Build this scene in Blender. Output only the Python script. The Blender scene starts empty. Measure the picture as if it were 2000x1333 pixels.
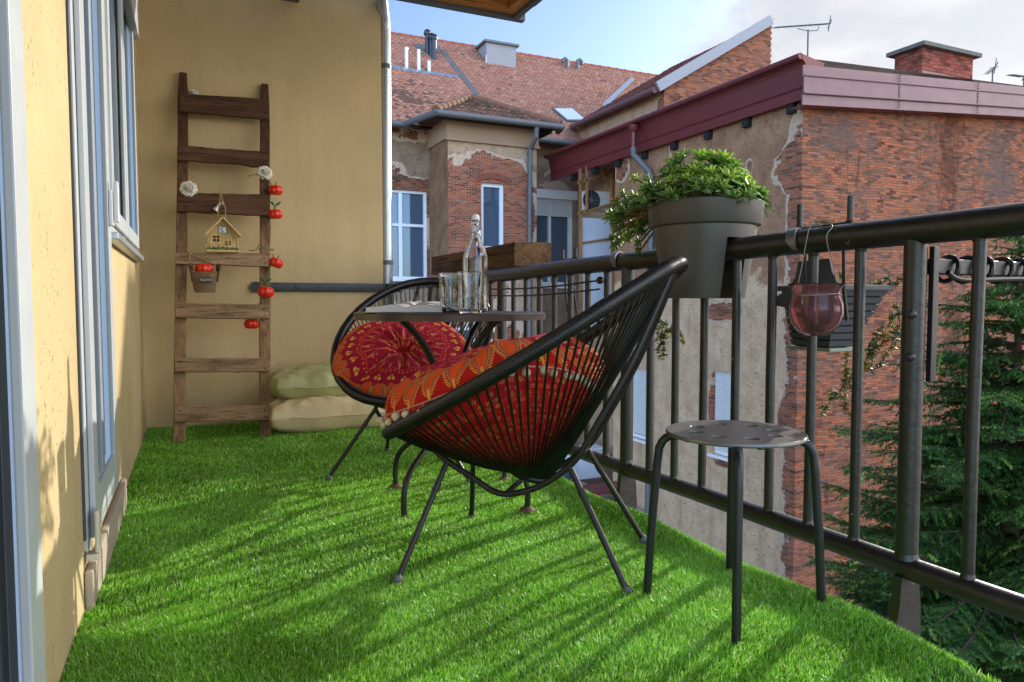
import bpy, bmesh, math, random
import numpy as np
from mathutils import Vector, Matrix
random.seed(7); RNG = np.random.default_rng(7)
PI = math.pi
S = bpy.context.scene
COL = S.collection

# ------------------------------------------------------------ camera
F = 1400.0; EYE = 0.75; YAW = math.radians(24.9); PIT = math.atan(76.5/1400)
fw = np.array([math.sin(YAW)*math.cos(PIT), math.cos(YAW)*math.cos(PIT), -math.sin(PIT)])
rt = np.array([math.cos(YAW), -math.sin(YAW), 0.0]); upv = np.cross(rt, fw)
CAM = np.array([0, 0, EYE])
cd = bpy.data.cameras.new('camera'); cam = bpy.data.objects.new('camera', cd); COL.objects.link(cam)
cd.sensor_width = 36; cd.lens = 36*F/2000; cd.clip_start = 0.02; cd.clip_end = 500
cam.location = CAM; cam.rotation_euler = (PI/2-PIT, 0, -YAW)
S.camera = cam
# ------------------------------------------------------------ light
SUN_AZ = math.radians(66); SUN_EL = math.radians(18.5)      # azimuth from +Y towards +X
w = bpy.data.worlds.new('World'); S.world = w; w.use_nodes = True
nt = w.node_tree; nt.nodes.clear()
def wn(t, **k):
    n = nt.nodes.new(t)
    for a, b in k.items(): setattr(n, a, b)
    return n
out = wn('ShaderNodeOutputWorld'); bg = wn('ShaderNodeBackground'); bg.inputs[1].default_value = 0.15
sky = wn('ShaderNodeTexSky', sky_type='NISHITA', sun_disc=False)
sky.sun_elevation = SUN_EL; sky.sun_rotation = SUN_AZ; sky.air_density = 1.0; sky.dust_density = 1.2; sky.ozone_density = 2.0
tc = wn('ShaderNodeTexCoord'); sep = wn('ShaderNodeSeparateXYZ'); nt.links.new(tc.outputs['Generated'], sep.inputs[0])
def wm(op, a, b=None):
    n = wn('ShaderNodeMath', operation=op)
    for i, v in enumerate((a, b)):
        if v is None: continue
        if isinstance(v, (int, float)): n.inputs[i].default_value = v
        else: nt.links.new(v, n.inputs[i])
    return n.outputs[0]
zc = wm('ADD', wm('MAXIMUM', sep.outputs[2], 0.0), 0.35)
cb = wn('ShaderNodeCombineXYZ')
nt.links.new(wm('DIVIDE', sep.outputs[0], zc), cb.inputs[0]); nt.links.new(wm('DIVIDE', sep.outputs[1], zc), cb.inputs[1])
nz = wn('ShaderNodeTexNoise'); nz.inputs['Scale'].default_value = 1.5; nz.inputs['Detail'].default_value = 9; nz.inputs['Roughness'].default_value = .58
nt.links.new(cb.outputs[0], nz.inputs['Vector'])
bias = wm('MULTIPLY', wm('SUBTRACT', sep.outputs[0], 0.52), 0.75)
mk = wm('ADD', nz.outputs[0], bias)
mr = wn('ShaderNodeMapRange', interpolation_type='SMOOTHSTEP'); nt.links.new(mk, mr.inputs[0])
mr.inputs[1].default_value = .38; mr.inputs[2].default_value = .54; mr.inputs[3].default_value = 0.10; mr.inputs[4].default_value = 0.95
mx = wn('ShaderNodeMix', data_type='RGBA'); nt.links.new(mr.outputs[0], mx.inputs[0])
tint = wn('ShaderNodeMix', data_type='RGBA', blend_type='MULTIPLY'); tint.inputs[0].default_value = 1; tint.inputs[7].default_value = (.66, .78, 1.0, 1); nt.links.new(sky.outputs[0], tint.inputs[6]); nt.links.new(tint.outputs[2], mx.inputs[6])
cr = wn('ShaderNodeMix', data_type='RGBA'); cr.inputs[6].default_value = (2.9, 2.98, 3.15, 1); cr.inputs[7].default_value = (4.0, 3.95, 3.95, 1)
nz2 = wn('ShaderNodeTexNoise'); nz2.inputs['Scale'].default_value = 3.2; nz2.inputs['Detail'].default_value = 8; nz2.inputs['Roughness'].default_value = .6; nz2.inputs['Distortion'].default_value = .4; nt.links.new(cb.outputs[0], nz2.inputs['Vector'])
n2r = wn('ShaderNodeMapRange', interpolation_type='SMOOTHSTEP'); nt.links.new(nz2.outputs[0], n2r.inputs[0]); n2r.inputs[1].default_value = .36; n2r.inputs[2].default_value = .66; nt.links.new(n2r.outputs[0], cr.inputs[0]); nt.links.new(cr.outputs[2], mx.inputs[7])
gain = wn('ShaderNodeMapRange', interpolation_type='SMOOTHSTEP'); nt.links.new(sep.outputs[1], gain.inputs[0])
gain.inputs[1].default_value = .25; gain.inputs[2].default_value = -.45; gain.inputs[3].default_value = .74; gain.inputs[4].default_value = 3.6   # added gain: unseen sky behind the camera brightened, then warmed, to lift the shade
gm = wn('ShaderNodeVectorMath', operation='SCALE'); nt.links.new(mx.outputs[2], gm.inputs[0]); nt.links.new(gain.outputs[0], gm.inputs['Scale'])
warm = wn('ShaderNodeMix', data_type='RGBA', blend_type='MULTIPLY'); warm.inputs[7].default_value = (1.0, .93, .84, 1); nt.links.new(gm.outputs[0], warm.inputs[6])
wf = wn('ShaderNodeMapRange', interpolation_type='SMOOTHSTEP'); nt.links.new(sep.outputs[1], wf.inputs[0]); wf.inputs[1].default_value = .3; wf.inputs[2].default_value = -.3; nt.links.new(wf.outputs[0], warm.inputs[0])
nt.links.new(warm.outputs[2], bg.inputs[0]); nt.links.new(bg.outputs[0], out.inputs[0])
sl = bpy.data.lights.new('sun', 'SUN'); sl.energy = 2.4; sl.angle = math.radians(.6); sl.color = (1, .93, .83)
so = bpy.data.objects.new('sun', sl); COL.objects.link(so)
sd = Vector((math.sin(SUN_AZ)*math.cos(SUN_EL), math.cos(SUN_AZ)*math.cos(SUN_EL), math.sin(SUN_EL)))
so.rotation_euler = sd.to_track_quat('Z', 'Y').to_euler(); so.location = (6, 2, 6)
S.view_settings.view_transform = 'Standard'; S.view_settings.look = 'None'
S.view_settings.exposure = 1.1; S.view_settings.gamma = 1
S.render.engine = 'CYCLES'
S.cycles.max_bounces = 8; S.cycles.transparent_max_bounces = 16; S.cycles.transmission_bounces = 8
S.cycles.caustics_reflective = False; S.cycles.caustics_refractive = False

# ------------------------------------------------------------ helpers: pixels of the 2000 px photo to points on planes
def ray(x, y): return fw+rt*((x-1000)/F)-upv*((y-666.5)/F)
def pl(x, y, ax, v):
    r = ray(x, y); return CAM+r*((v-CAM[ax])/r[ax])
def dp(x, y, d): return CAM+ray(x, y)*d
def plane(x, y, p0, n):
    r = ray(x, y); n = np.array(n, float); return CAM+r*((np.array(p0)-CAM)@n)/(r@n)

class MB:
    def __init__(s): s.v = []; s.f = []; s.c = None
    def add(s, vs, fs):
        o = len(s.v); s.v += [tuple(map(float, p)) for p in vs]; s.f += [tuple(i+o for i in f) for f in fs]; return s
    def box(s, lo, hi, M=None, b=0.0):
        x0, y0, z0 = lo; x1, y1, z1 = hi
        if b <= 0:
            vs = [(x0,y0,z0),(x1,y0,z0),(x1,y1,z0),(x0,y1,z0),(x0,y0,z1),(x1,y0,z1),(x1,y1,z1),(x0,y1,z1)]
            fs = [(0,3,2,1),(4,5,6,7),(0,1,5,4),(1,2,6,5),(2,3,7,6),(3,0,4,7)]
        else:
            bm = bmesh.new(); bmesh.ops.create_cube(bm, size=1)
            for q in bm.verts: q.co = ((x0+x1)/2+q.co.x*(x1-x0), (y0+y1)/2+q.co.y*(y1-y0), (z0+z1)/2+q.co.z*(z1-z0))
            bmesh.ops.bevel(bm, geom=bm.edges[:], offset=b, segments=2, profile=.6, affect='EDGES')
            bm.verts.index_update(); vs = [tuple(q.co) for q in bm.verts]; fs = [tuple(q.index for q in f.verts) for f in bm.faces]; bm.free()
        if M is not None: vs = [tuple(M @ Vector(p)) for p in vs]
        return s.add(vs, fs)
    def bar(s, a, b, wd, th, side=(0,0,1), bev=0.0):
        """box from a to b, wd across `side`-ish direction, th in the third"""
        a = Vector(a); b = Vector(b); d = b-a; L = d.length; d.normalize()
        sd_ = Vector(side); sd_ = (sd_-d*sd_.dot(d)).normalized(); t = d.cross(sd_)
        M = Matrix((( d.x, sd_.x, t.x, a.x),(d.y, sd_.y, t.y, a.y),(d.z, sd_.z, t.z, a.z),(0,0,0,1)))
        return s.box((0,-wd/2,-th/2),(L,wd/2,th/2), M, bev)
    def tube(s, pts, r, n=10, closed=False, caps=True):
        pts = [Vector(p) for p in pts]; N = len(pts)
        rr = r if hasattr(r, '__len__') else [r]*N
        tg = []
        for i in range(N):
            a = pts[(i-1) % N] if (closed or i > 0) else pts[i]; b = pts[(i+1) % N] if (closed or i < N-1) else pts[i]
            tg.append((b-a).normalized())
        t0 = tg[0]; u = t0.orthogonal().normalized(); vs = []
        for i in range(N):
            if i: 
                q = tg[i-1].rotation_difference(tg[i]); u = q @ u; u = (u-tg[i]*u.dot(tg[i])).normalized()
            v = tg[i].cross(u)
            for k in range(n):
                a = 2*PI*k/n; vs.append(pts[i]+(u*math.cos(a)+v*math.sin(a))*rr[i])
        fs = []
        for i in range(N if closed else N-1):
            j = (i+1) % N
            for k in range(n): fs.append((i*n+k, i*n+(k+1) % n, j*n+(k+1) % n, j*n+k))
        if caps and not closed: fs.append(tuple(range(n))[::-1]); fs.append(tuple((N-1)*n+k for k in range(n)))
        return s.add(vs, fs)
    def lathe(s, prof, n=32, o=(0,0,0), M=None, a0=0, a1=2*PI, cap0=False, cap1=False):
        full = abs(a1-a0-2*PI) < 1e-6; m = n if full else n+1; vs = []
        for r, z in prof:
            for k in range(m):
                a = a0+(a1-a0)*k/n; p = Vector((r*math.cos(a), r*math.sin(a), z))
                if M is not None: p = M @ p
                vs.append(p+Vector(o))
        fs = []
        for i in range(len(prof)-1):
            for k in range(n):
                k2 = (k+1) % m; fs.append((i*m+k, i*m+k2, (i+1)*m+k2, (i+1)*m+k))
        if cap0: fs.append(tuple(range(m))[::-1])
        if cap1: fs.append(tuple((len(prof)-1)*m+k for k in range(m)))
        return s.add(vs, fs)
    def prism(s, poly, vec):
        n = len(poly); a = [Vector(p) for p in poly]; b = [p+Vector(vec) for p in a]
        return s.add(a+b, [tuple(range(n))[::-1], tuple(range(n, 2*n))]+[(i, (i+1) % n, n+(i+1) % n, n+i) for i in range(n)])
    def build(s, name, m, parent=None, smooth=False, origin=None, local=False, sharp=35):
        V = np.array(s.v, dtype=np.float64).reshape(-1, 3)
        off = np.zeros(3)
        if parent is not None and not local:
            q = parent
            while q is not None: off += np.array(q.location); q = q.parent
        if origin is not None: off = off+np.array(origin, float)
        me = bpy.data.meshes.new(name); me.from_pydata((V-off).tolist(), [], s.f)
        o = bpy.data.objects.new(name, me); COL.objects.link(o)
        if parent is not None: o.parent = parent
        if origin is not None: o.location = origin
        if m is not None: me.materials.append(m)
        bm = bmesh.new(); bm.from_mesh(me); bmesh.ops.recalc_face_normals(bm, faces=bm.faces); bm.to_mesh(me); bm.free()
        if smooth:
            me.polygons.foreach_set('use_smooth', [True]*len(me.polygons))
            me.set_sharp_from_angle(angle=math.radians(sharp))
        if s.c is not None:
            at = me.color_attributes.new('Col', 'FLOAT_COLOR', 'POINT'); at.data.foreach_set('color', np.array(s.c, dtype=np.float32).ravel())
        return o
def bigmesh(name, V, quads, tris, m, col=None, parent=None, smooth=True):
    """fast numpy mesh"""
    me = bpy.data.meshes.new(name); V = np.asarray(V, np.float32)
    nq, ntr = len(quads), len(tris)
    loops = np.concatenate([np.asarray(quads, np.int32).ravel(), np.asarray(tris, np.int32).ravel()]) if ntr else np.asarray(quads, np.int32).ravel()
    me.vertices.add(len(V)); me.vertices.foreach_set('co', V.ravel())
    me.loops.add(len(loops)); me.loops.foreach_set('vertex_index', loops)
    me.polygons.add(nq+ntr)
    st = np.concatenate([np.arange(nq)*4, nq*4+np.arange(ntr)*3]).astype(np.int32)
    me.polygons.foreach_set('loop_start', st)
    me.polygons.foreach_set('use_smooth', np.full(nq+ntr, smooth))
    me.update(calc_edges=True); me.validate()
    if m: me.materials.append(m)
    if col is not None:
        at = me.color_attributes.new('Col', 'FLOAT_COLOR', 'POINT'); c4 = np.ones((len(V), 4), np.float32); c4[:, :3] = col; at.data.foreach_set('color', c4.ravel())
    o = bpy.data.objects.new(name, me); COL.objects.link(o)
    if parent is not None: o.parent = parent
    return o
def thing(name, label, cat, loc=(0,0,0), group=None):
    o = bpy.data.objects.new(name, None); COL.objects.link(o); o.location = loc; o.empty_display_size = .1
    o['label'] = label; o['category'] = cat
    if group: o['group'] = group
    return o
def tag(o, label, cat, group=None):
    o['label'] = label; o['category'] = cat
    if group: o['group'] = group
    return o
def smoothpath(pts, k=6):
    P = [Vector(p) for p in pts]; out = []
    for i in range(len(P)-1):
        p0 = P[max(i-1,0)]; p1 = P[i]; p2 = P[i+1]; p3 = P[min(i+2,len(P)-1)]
        for j in range(k):
            t = j/k; out.append(.5*((2*p1)+(p2-p0)*t+(2*p0-5*p1+4*p2-p3)*t*t+(3*p1-p0-3*p2+p3)*t**3))
    out.append(P[-1]); return out

# ------------------------------------------------------------ materials
class NM:
    def __init__(s, name):
        s.m = bpy.data.materials.new(name); s.m.use_nodes = True; s.t = s.m.node_tree; s.t.nodes.clear()
        s.o = s.n('ShaderNodeOutputMaterial'); s.b = s.n('ShaderNodeBsdfPrincipled'); s.l(s.b.outputs[0], s.o.inputs[0])
        s.pos = s.n('ShaderNodeTexCoord').outputs['Object']
        s.geo = s.n('ShaderNodeNewGeometry').outputs['Position']
    def n(s, t, **k):
        q = s.t.nodes.new(t)
        for a, b in k.items(): setattr(q, a, b)
        return q
    def l(s, a, b): s.t.links.new(a, b)
    def put(s, sock, v):
        if isinstance(v, (int, float)): sock.default_value = v
        elif isinstance(v, (tuple, list)): sock.default_value = tuple(v)+((1,) if len(v) == 3 and len(sock.default_value) == 4 else ())
        else: s.l(v, sock)
    def math(s, op, a, b=None, c=None, clamp=False):
        q = s.n('ShaderNodeMath', operation=op, use_clamp=clamp)
        for i, v in enumerate((a, b, c)):
            if v is not None: s.put(q.inputs[i], v)
        return q.outputs[0]
    def noise(s, scale, detail=4, rough=.55, vec=None, stretch=None, dist=0):
        q = s.n('ShaderNodeTexNoise'); q.inputs['Scale'].default_value = scale; q.inputs['Detail'].default_value = detail; q.inputs['Roughness'].default_value = rough
        q.inputs['Distortion'].default_value = dist
        v = vec if vec is not None else s.pos
        if stretch:
            mp = s.n('ShaderNodeMapping'); mp.inputs['Scale'].default_value = stretch; s.l(v, mp.inputs[0]); v = mp.outputs[0]
        s.l(v, q.inputs['Vector']); return q.outputs[0]
    def ramp(s, fac, stops, interp='LINEAR'):
        q = s.n('ShaderNodeValToRGB'); q.color_ramp.interpolation = interp; e = q.color_ramp.elements
        while len(e) < len(stops): e.new(.5)
        for i, (p, c) in enumerate(stops): e[i].position = p; e[i].color = tuple(c)+(1,) if len(c) == 3 else c
        s.put(q.inputs[0], fac); return q.outputs[0]
    def mix(s, fac, a, b, mode='MIX'):
        q = s.n('ShaderNodeMix', data_type='RGBA', blend_type=mode); s.put(q.inputs[0], fac); s.put(q.inputs[6], a); s.put(q.inputs[7], b); return q.outputs[2]
    def bump(s, h, strength=.5, dist=.01, prev=None):
        q = s.n('ShaderNodeBump'); q.inputs['Strength'].default_value = strength; q.inputs['Distance'].default_value = dist
        s.l(h, q.inputs['Height'])
        if prev is not None: s.l(prev, q.inputs['Normal'])
        s.l(q.outputs[0], s.b.inputs['Normal']); return q.outputs[0]
    def fin(s, color=None, rough=.6, metal=0, spec=None):
        if color is not None: s.put(s.b.inputs['Base Color'], color)
        s.put(s.b.inputs['Roughness'], rough); s.put(s.b.inputs['Metallic'], metal)
        if spec is not None: s.b.inputs['Specular IOR Level'].default_value = spec
        return s.m
def g(r, gg, b):   # srgb 0-255 to linear
    f = lambda c: (c/255/12.92) if c/255 <= .04045 else ((c/255+.055)/1.055)**2.4
    return (f(r), f(gg), f(b))
def simple(name, c, rough=.5, metal=0, var=.15, vs=8, bmp=0, bs=60, spec=None, wear=None):
    q = NM(name); n1 = q.noise(vs, 5)
    col = q.mix(n1, tuple(x*(1-var) for x in c), tuple(min(1, x*(1+var)) for x in c))
    if wear: 
        wn_ = q.noise(wear[1], 6, .7); col = q.mix(q.ramp(wn_, [(wear[2], (0,0,0)), (wear[2]+.03, (1,1,1))]), col, wear[0])
    r_ = q.math('MULTIPLY_ADD', q.noise(vs*3, 3), .25, rough-.12)
    if bmp: q.bump(q.noise(bs, 4), bmp, .004)
    return q.fin(col, r_, metal, spec)

M = {}
def stucco(name, c, pits=1.0):
    q = NM(name); v = q.geo
    big = q.noise(1.3, 5, .6, v); str_ = q.noise(3, 5, .6, v, (2.2, 2.2, .35))
    col = q.mix(q.ramp(big, [(.35, (0,0,0)), (.7, (1,1,1))]), tuple(x*.86 for x in c), tuple(min(1,x*1.07) for x in c))
    col = q.mix(q.math('MULTIPLY', q.ramp(str_, [(.5, (0,0,0)), (.75, (1,1,1))]), .35), col, tuple(x*y for x, y in zip(c, (.68,.62,.52))))
    pit = q.noise(62, 3, .6, v); pm = q.ramp(pit, [(.62, (0,0,0)), (.68, (1,1,1))])
    area = q.ramp(q.noise(5, 4, .6, v, (1,1,.5)), [(.42, (0,0,0)), (.58, (1,1,1))])
    pm = q.math('MULTIPLY', q.math('MULTIPLY', pm, area), pits)
    col = q.mix(q.math('MULTIPLY', pm, .8), col, tuple(x*.35 for x in c))
    h = q.math('ADD', q.noise(170, 3, .6, v), q.math('MULTIPLY', q.noise(40, 4, .6, v), .8))
    h = q.math('SUBTRACT', h, q.math('MULTIPLY', pm, 1.2))
    q.bump(h, .55, .004)
    return q.fin(col, .92, 0, .2)
M['stucco'] = stucco('cream_render', g(196, 176, 134)); M['stucco2'] = stucco('shaded_cream_render', g(206, 180, 136), .12)
M['alu'] = simple('white_door_profile', g(182, 188, 192), .35, 0, .05, 4, .1, 40)
M['alu2'] = simple('grey_rubber_seal', g(60, 62, 66), .6)
M['shut'] = simple('shutter_guide', g(150, 158, 168), .4, .2, .06)
M['hinge'] = simple('cream_hinge_cover', g(200, 195, 178), .4)
M['conc'] = simple('old_concrete', g(170, 156, 140), .9, 0, .25, 9, .8, 70)
M['rail'] = None
q = NM('black_rail_paint'); c1 = q.mix(q.noise(6, 6, .7, q.geo), g(18, 17, 15), g(46, 41, 34))
chip = q.ramp(q.noise(34, 4, .6, q.geo), [(.71, (0,0,0)), (.73, (1,1,1))])
c1 = q.mix(chip, c1, g(150, 142, 128))
q.bump(q.math('ADD', q.noise(45, 5, .7, q.geo), q.math('MULTIPLY', q.noise(9, 3, .5, q.geo), 1.0)), .4, .005)
M['rail'] = q.fin(c1, q.math('MULTIPLY_ADD', q.noise(20, 4, .6, q.geo), .3, .22), 0, .6)
M['black'] = simple('black_powder_coat', g(28, 28, 30), .38, 0, .2, 12, .08, 120)
M['blackworn'] = simple('black_worn_tube', g(42, 38, 36), .42, .2, .35, 25, .15, 120)
M['cord'] = simple('black_pvc_cord', g(17, 17, 18), .34, 0, .2, 12, 0)
M['tabletop'] = simple('brown_black_table_enamel', g(72, 60, 54), .33, .3, .2, 9, .1, 90)
M['stool'] = simple('grey_brown_stool_metal', g(126, 122, 118), .34, .5, .12, 7, .12, 160)
M['galv'] = simple('galvanised_steel', g(176, 184, 192), .34, .75, .14, 6, .05, 30)
M['galvd'] = simple('weathered_zinc', g(98, 100, 102), .55, .25, .2, 4)
M['dark'] = simple('dark_void', g(22, 20, 19), .8)
M['redmetal'] = simple('red_sheet_metal', g(104, 42, 46), .35, .15, .08, 1.5, .05, 3)
M['pinkmetal'] = simple('faded_red_sheet_metal', g(116, 82, 88), .42, .1, .08, 1.2, .05, 3)
M['white'] = simple('white_upvc', g(226, 228, 232), .35, 0, .04, 4)
M['blind'] = simple('white_roller_shutter', g(206, 206, 206), .5, 0, .06, 4)
M['ac'] = simple('ac_white_casing', g(190, 186, 178), .5, 0, .06, 4)
M['panel'] = simple('pale_grey_panel', g(186, 190, 200), .6, 0, .12, 2)
q = NM('window_glass'); M['pane'] = q.fin(g(84, 104, 124), .04, .35, .9);  # blue-grey base colour of the panes stands in for reflected sky
q = NM('door_glass_dark'); M['glassdark'] = q.fin(g(34, 36, 36), .16, 0, .3)
def woodm(name, ca, cb_, axis=2, sc=1.0, rough=.8, cracks=.6):
    q = NM(name); st = [14, 14, 14]; st[axis] = 1.1
    st = tuple(x*sc for x in st)
    a = q.noise(1.6, 6, .65, q.geo, st, .6); b = q.noise(7, 5, .7, q.geo, st)
    col = q.mix(q.ramp(a, [(.32, (0,0,0)), (.68, (1,1,1))]), ca, cb_)
    ck = q.ramp(b, [(.38, (1,1,1)), (.46, (0,0,0))])
    col = q.mix(q.math('MULTIPLY', ck, cracks), col, tuple(x*.28 for x in ca))
    kn = q.n('ShaderNodeTexVoronoi'); mp = q.n('ShaderNodeMapping'); s3 = [16, 16, 16]; s3[axis] = 5; mp.inputs['Scale'].default_value = s3; q.l(q.geo, mp.inputs[0]); q.l(mp.outputs[0], kn.inputs[0])
    col = q.mix(q.math('MULTIPLY', q.ramp(kn.outputs[0], [(.1, (1,1,1)), (.2, (0,0,0))]), .55), col, tuple(x*.3 for x in ca))
    q.bump(q.math('ADD', q.math('MULTIPLY', ck, -1.0), b), .6, .004)
    return q.fin(col, rough, 0, .25)
M['wood_old_x'] = woodm('weathered_rung_wood', g(118, 88, 60), g(176, 146, 112), 0)
M['wood_old_z'] = woodm('weathered_stile_wood', g(106, 76, 52), g(160, 126, 92), 2)
M['wood_dark_x'] = woodm('dark_rung_wood', g(70, 44, 30), g(104, 72, 52), 0)
q = NM('stile_wood_dark_to_pale')   # the stiles run from dark at the top to pale low down
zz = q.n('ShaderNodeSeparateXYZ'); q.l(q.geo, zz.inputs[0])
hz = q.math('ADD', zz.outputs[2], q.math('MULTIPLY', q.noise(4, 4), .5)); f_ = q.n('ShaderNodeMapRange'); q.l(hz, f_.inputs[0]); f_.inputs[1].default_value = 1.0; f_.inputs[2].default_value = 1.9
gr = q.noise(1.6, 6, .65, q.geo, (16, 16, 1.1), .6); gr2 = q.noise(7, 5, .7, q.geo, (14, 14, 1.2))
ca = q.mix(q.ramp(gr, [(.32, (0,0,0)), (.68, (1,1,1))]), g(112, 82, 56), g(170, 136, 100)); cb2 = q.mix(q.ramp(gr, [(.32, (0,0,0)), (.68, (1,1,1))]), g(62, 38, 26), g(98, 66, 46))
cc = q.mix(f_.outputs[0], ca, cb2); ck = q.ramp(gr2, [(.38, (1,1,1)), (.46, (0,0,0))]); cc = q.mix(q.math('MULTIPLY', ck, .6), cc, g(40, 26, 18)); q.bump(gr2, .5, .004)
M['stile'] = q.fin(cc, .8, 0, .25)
M['wood_beam_x'] = woodm('orange_pine_beam', g(176, 110, 52), g(214, 148, 80), 0, .6, .6, .25)
M['wood_beam_y'] = woodm('orange_pine_rafter', g(180, 114, 56), g(216, 152, 86), 1, .6, .6, .25)
M['wood_trough'] = woodm('brown_trough_wood', g(74, 52, 32), g(122, 90, 58), 1, .8)
M['wood_post'] = woodm('yellow_timber', g(128, 88, 48), g(160, 116, 70), 2, .3)

def wallmat(name, patches, base=-.35, k=1.5, ns=.9, plaster=(g(158,124,94), g(190,158,128)), low=None, under=g(212,182,158), bricks=(g(172,104,76), g(128,84,68)), dark=.0, mortar=g(140,116,96), bw=.175, rh=.050, ucw=.18, stains=(), streak=.0, jagged=2.2):
    """old wall: brick where plaster has fallen off. patches = (u, z, ru, rz, amp) in metres, u = x+y"""
    q = NM(name); sp = q.n('ShaderNodeSeparateXYZ'); q.l(q.geo, sp.inputs[0])
    u = q.math('ADD', sp.outputs[0], sp.outputs[1]); z = sp.outputs[2]
    cv = q.n('ShaderNodeCombineXYZ'); q.l(u, cv.inputs[0]); q.l(z, cv.inputs[1]); uv = cv.outputs[0]
    # wobble the courses a little
    wob = q.noise(1.2, 3, .5, uv); wv = q.n('ShaderNodeCombineXYZ'); q.l(u, wv.inputs[0]); q.l(q.math('ADD', z, q.math('MULTIPLY', wob, .10)), wv.inputs[1])
    br = q.n('ShaderNodeTexBrick'); q.l(wv.outputs[0], br.inputs['Vector'])
    br.inputs['Scale'].default_value = 1; br.inputs['Brick Width'].default_value = bw; br.inputs['Row Height'].default_value = rh
    br.inputs['Mortar Size'].default_value = .006; br.inputs['Mortar Smooth'].default_value = .25; br.inputs['Bias'].default_value = -.1
    br.inputs['Color1'].default_value = (0,0,0,1); br.inputs['Color2'].default_value = (1,1,1,1); br.inputs['Mortar'].default_value = (.5,.5,.5,1)
    bc = q.ramp(br.outputs['Color'], [(0, tuple(x*.38 for x in bricks[1])), (.22, tuple(x*.8 for x in bricks[1])), (.5, tuple(.5*(a+b) for a, b in zip(*bricks))), (.8, bricks[0]), (1, tuple(min(1, x*1.3) for x in bricks[0]))])
    pat = q.noise(1.1, 6, .65, uv); bc = q.mix(q.math('MULTIPLY', q.ramp(pat, [(.42, (0,0,0)), (.62, (1,1,1))]), .35+dark), bc, g(112, 92, 80))
    dm = q.ramp(q.noise(2.6, 6, .75, uv, (.5,1.6,1)), [(.40, (1,1,1)), (.52, (0,0,0))]); bc = q.mix(q.math('MULTIPLY', dm, .5), bc, g(190, 108, 62)); fine = q.noise(14, 6, .75, uv); bc = q.mix(q.math('MULTIPLY', q.ramp(fine, [(.5, (0,0,0)), (.72, (1,1,1))]), .55), bc, g(96, 78, 66))
    grey = q.noise(4.5, 5, .7, uv, (.6, 2.5, 1)); bc = q.mix(q.math('MULTIPLY', q.ramp(grey, [(.5, (0,0,0)), (.66, (1,1,1))]), .4+dark), bc, g(124, 108, 100))
    if streak: 
        stn = q.noise(2.2, 6, .7, uv, (1.6, .35, 1)); bc = q.mix(q.math('MULTIPLY', q.ramp(stn, [(.56, (0,0,0)), (.7, (1,1,1))]), streak), bc, g(70, 40, 32))
    for (cu, cz, ru, rz, sc_) in stains:
        a = q.math('POWER', q.math('ABSOLUTE', q.math('DIVIDE', q.math('SUBTRACT', u, cu), ru)), 2.0); b = q.math('POWER', q.math('ABSOLUTE', q.math('DIVIDE', q.math('SUBTRACT', z, cz), rz)), 2.0)
        d = q.math('ADD', q.math('SUBTRACT', 1.0, q.math('ADD', a, b)), q.math('MULTIPLY', q.math('SUBTRACT', q.noise(2.4, 7, .75, uv, (1.5,.7,1)), .5), 4.0)); bc = q.mix(q.math('MULTIPLY', q.ramp(d, [(.3, (0,0,0)), (.9, (1,1,1))]), .7), bc, sc_)
    mfac = q.math('MULTIPLY', br.outputs['Fac'], q.ramp(q.noise(3.5, 5, .7, uv), [(.3, (.35,.35,.35)), (.65, (1,1,1))]))
    bc = q.mix(mfac, bc, mortar)
    tot = q.math('MULTIPLY', q.math('SUBTRACT', q.noise(ns, 9, .62, uv, None, .3), .5), k*jagged)
    tot = q.math('ADD', tot, base); tot = q.math('ADD', tot, q.math('MULTIPLY', q.math('SUBTRACT', q.noise(11, 6, .75, uv), .5), .22))
    for (cu, cz, ru, rz, am) in patches:
        a = q.math('POWER', q.math('ABSOLUTE', q.math('DIVIDE', q.math('SUBTRACT', u, cu), ru)), 2.5); b = q.math('POWER', q.math('ABSOLUTE', q.math('DIVIDE', q.math('SUBTRACT', z, cz), rz)), 2.5)
        d = q.math('SUBTRACT', 1.0, q.math('ADD', a, b), clamp=False)
        tot = q.math('ADD', tot, q.math('MULTIPLY', q.math("MAXIMUM", d, 0.0), am))
    pn = q.noise(2.4, 7, .65, uv); pc = q.mix(q.ramp(pn, [(.3, (0,0,0)), (.7, (1,1,1))]), plaster[0], plaster[1])
    if low is not None:
        lf = q.n('ShaderNodeMapRange'); q.l(q.math('ADD', z, q.math('MULTIPLY', q.noise(1.0, 7, .6, uv), 1.6)), lf.inputs[0]); lf.inputs[1].default_value = low[2]+.8; lf.inputs[2].default_value = low[2]+.92
        pl_ = q.mix(q.ramp(pn, [(.3, (0,0,0)), (.7, (1,1,1))]), low[0], low[1]); pc = q.mix(lf.outputs[0], pl_, pc)
    st2 = q.noise(1.8, 6, .7, uv, (2.2, .3, 1)); pc = q.mix(q.math('MULTIPLY', q.ramp(st2, [(.5, (0,0,0)), (.75, (1,1,1))]), .4), pc, tuple(x*.5 for x in plaster[0]))
    speck = q.noise(11, 6, .75, uv, (1, 1.8, 1)); sk = q.ramp(speck, [(.58, (0,0,0)), (.64, (1,1,1))]); pc = q.mix(q.math('MULTIPLY', sk, .45), pc, tuple(x*.45 for x in plaster[0]))
    f1 = q.ramp(tot, [(.0, (0,0,0)), (.02, (1,1,1))]); uw = q.math('MULTIPLY', q.math('SUBTRACT', q.noise(1.7, 5, .7, uv), .48), 1.5); f2 = q.ramp(q.math('SUBTRACT', q.math('ADD', q.math('ADD', tot, .5-ucw), q.math('MULTIPLY', q.math('SUBTRACT', q.noise(7, 6, .7, uv), .5), .4)), uw), [(.5, (0,0,0)), (.53, (1,1,1))])
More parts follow.
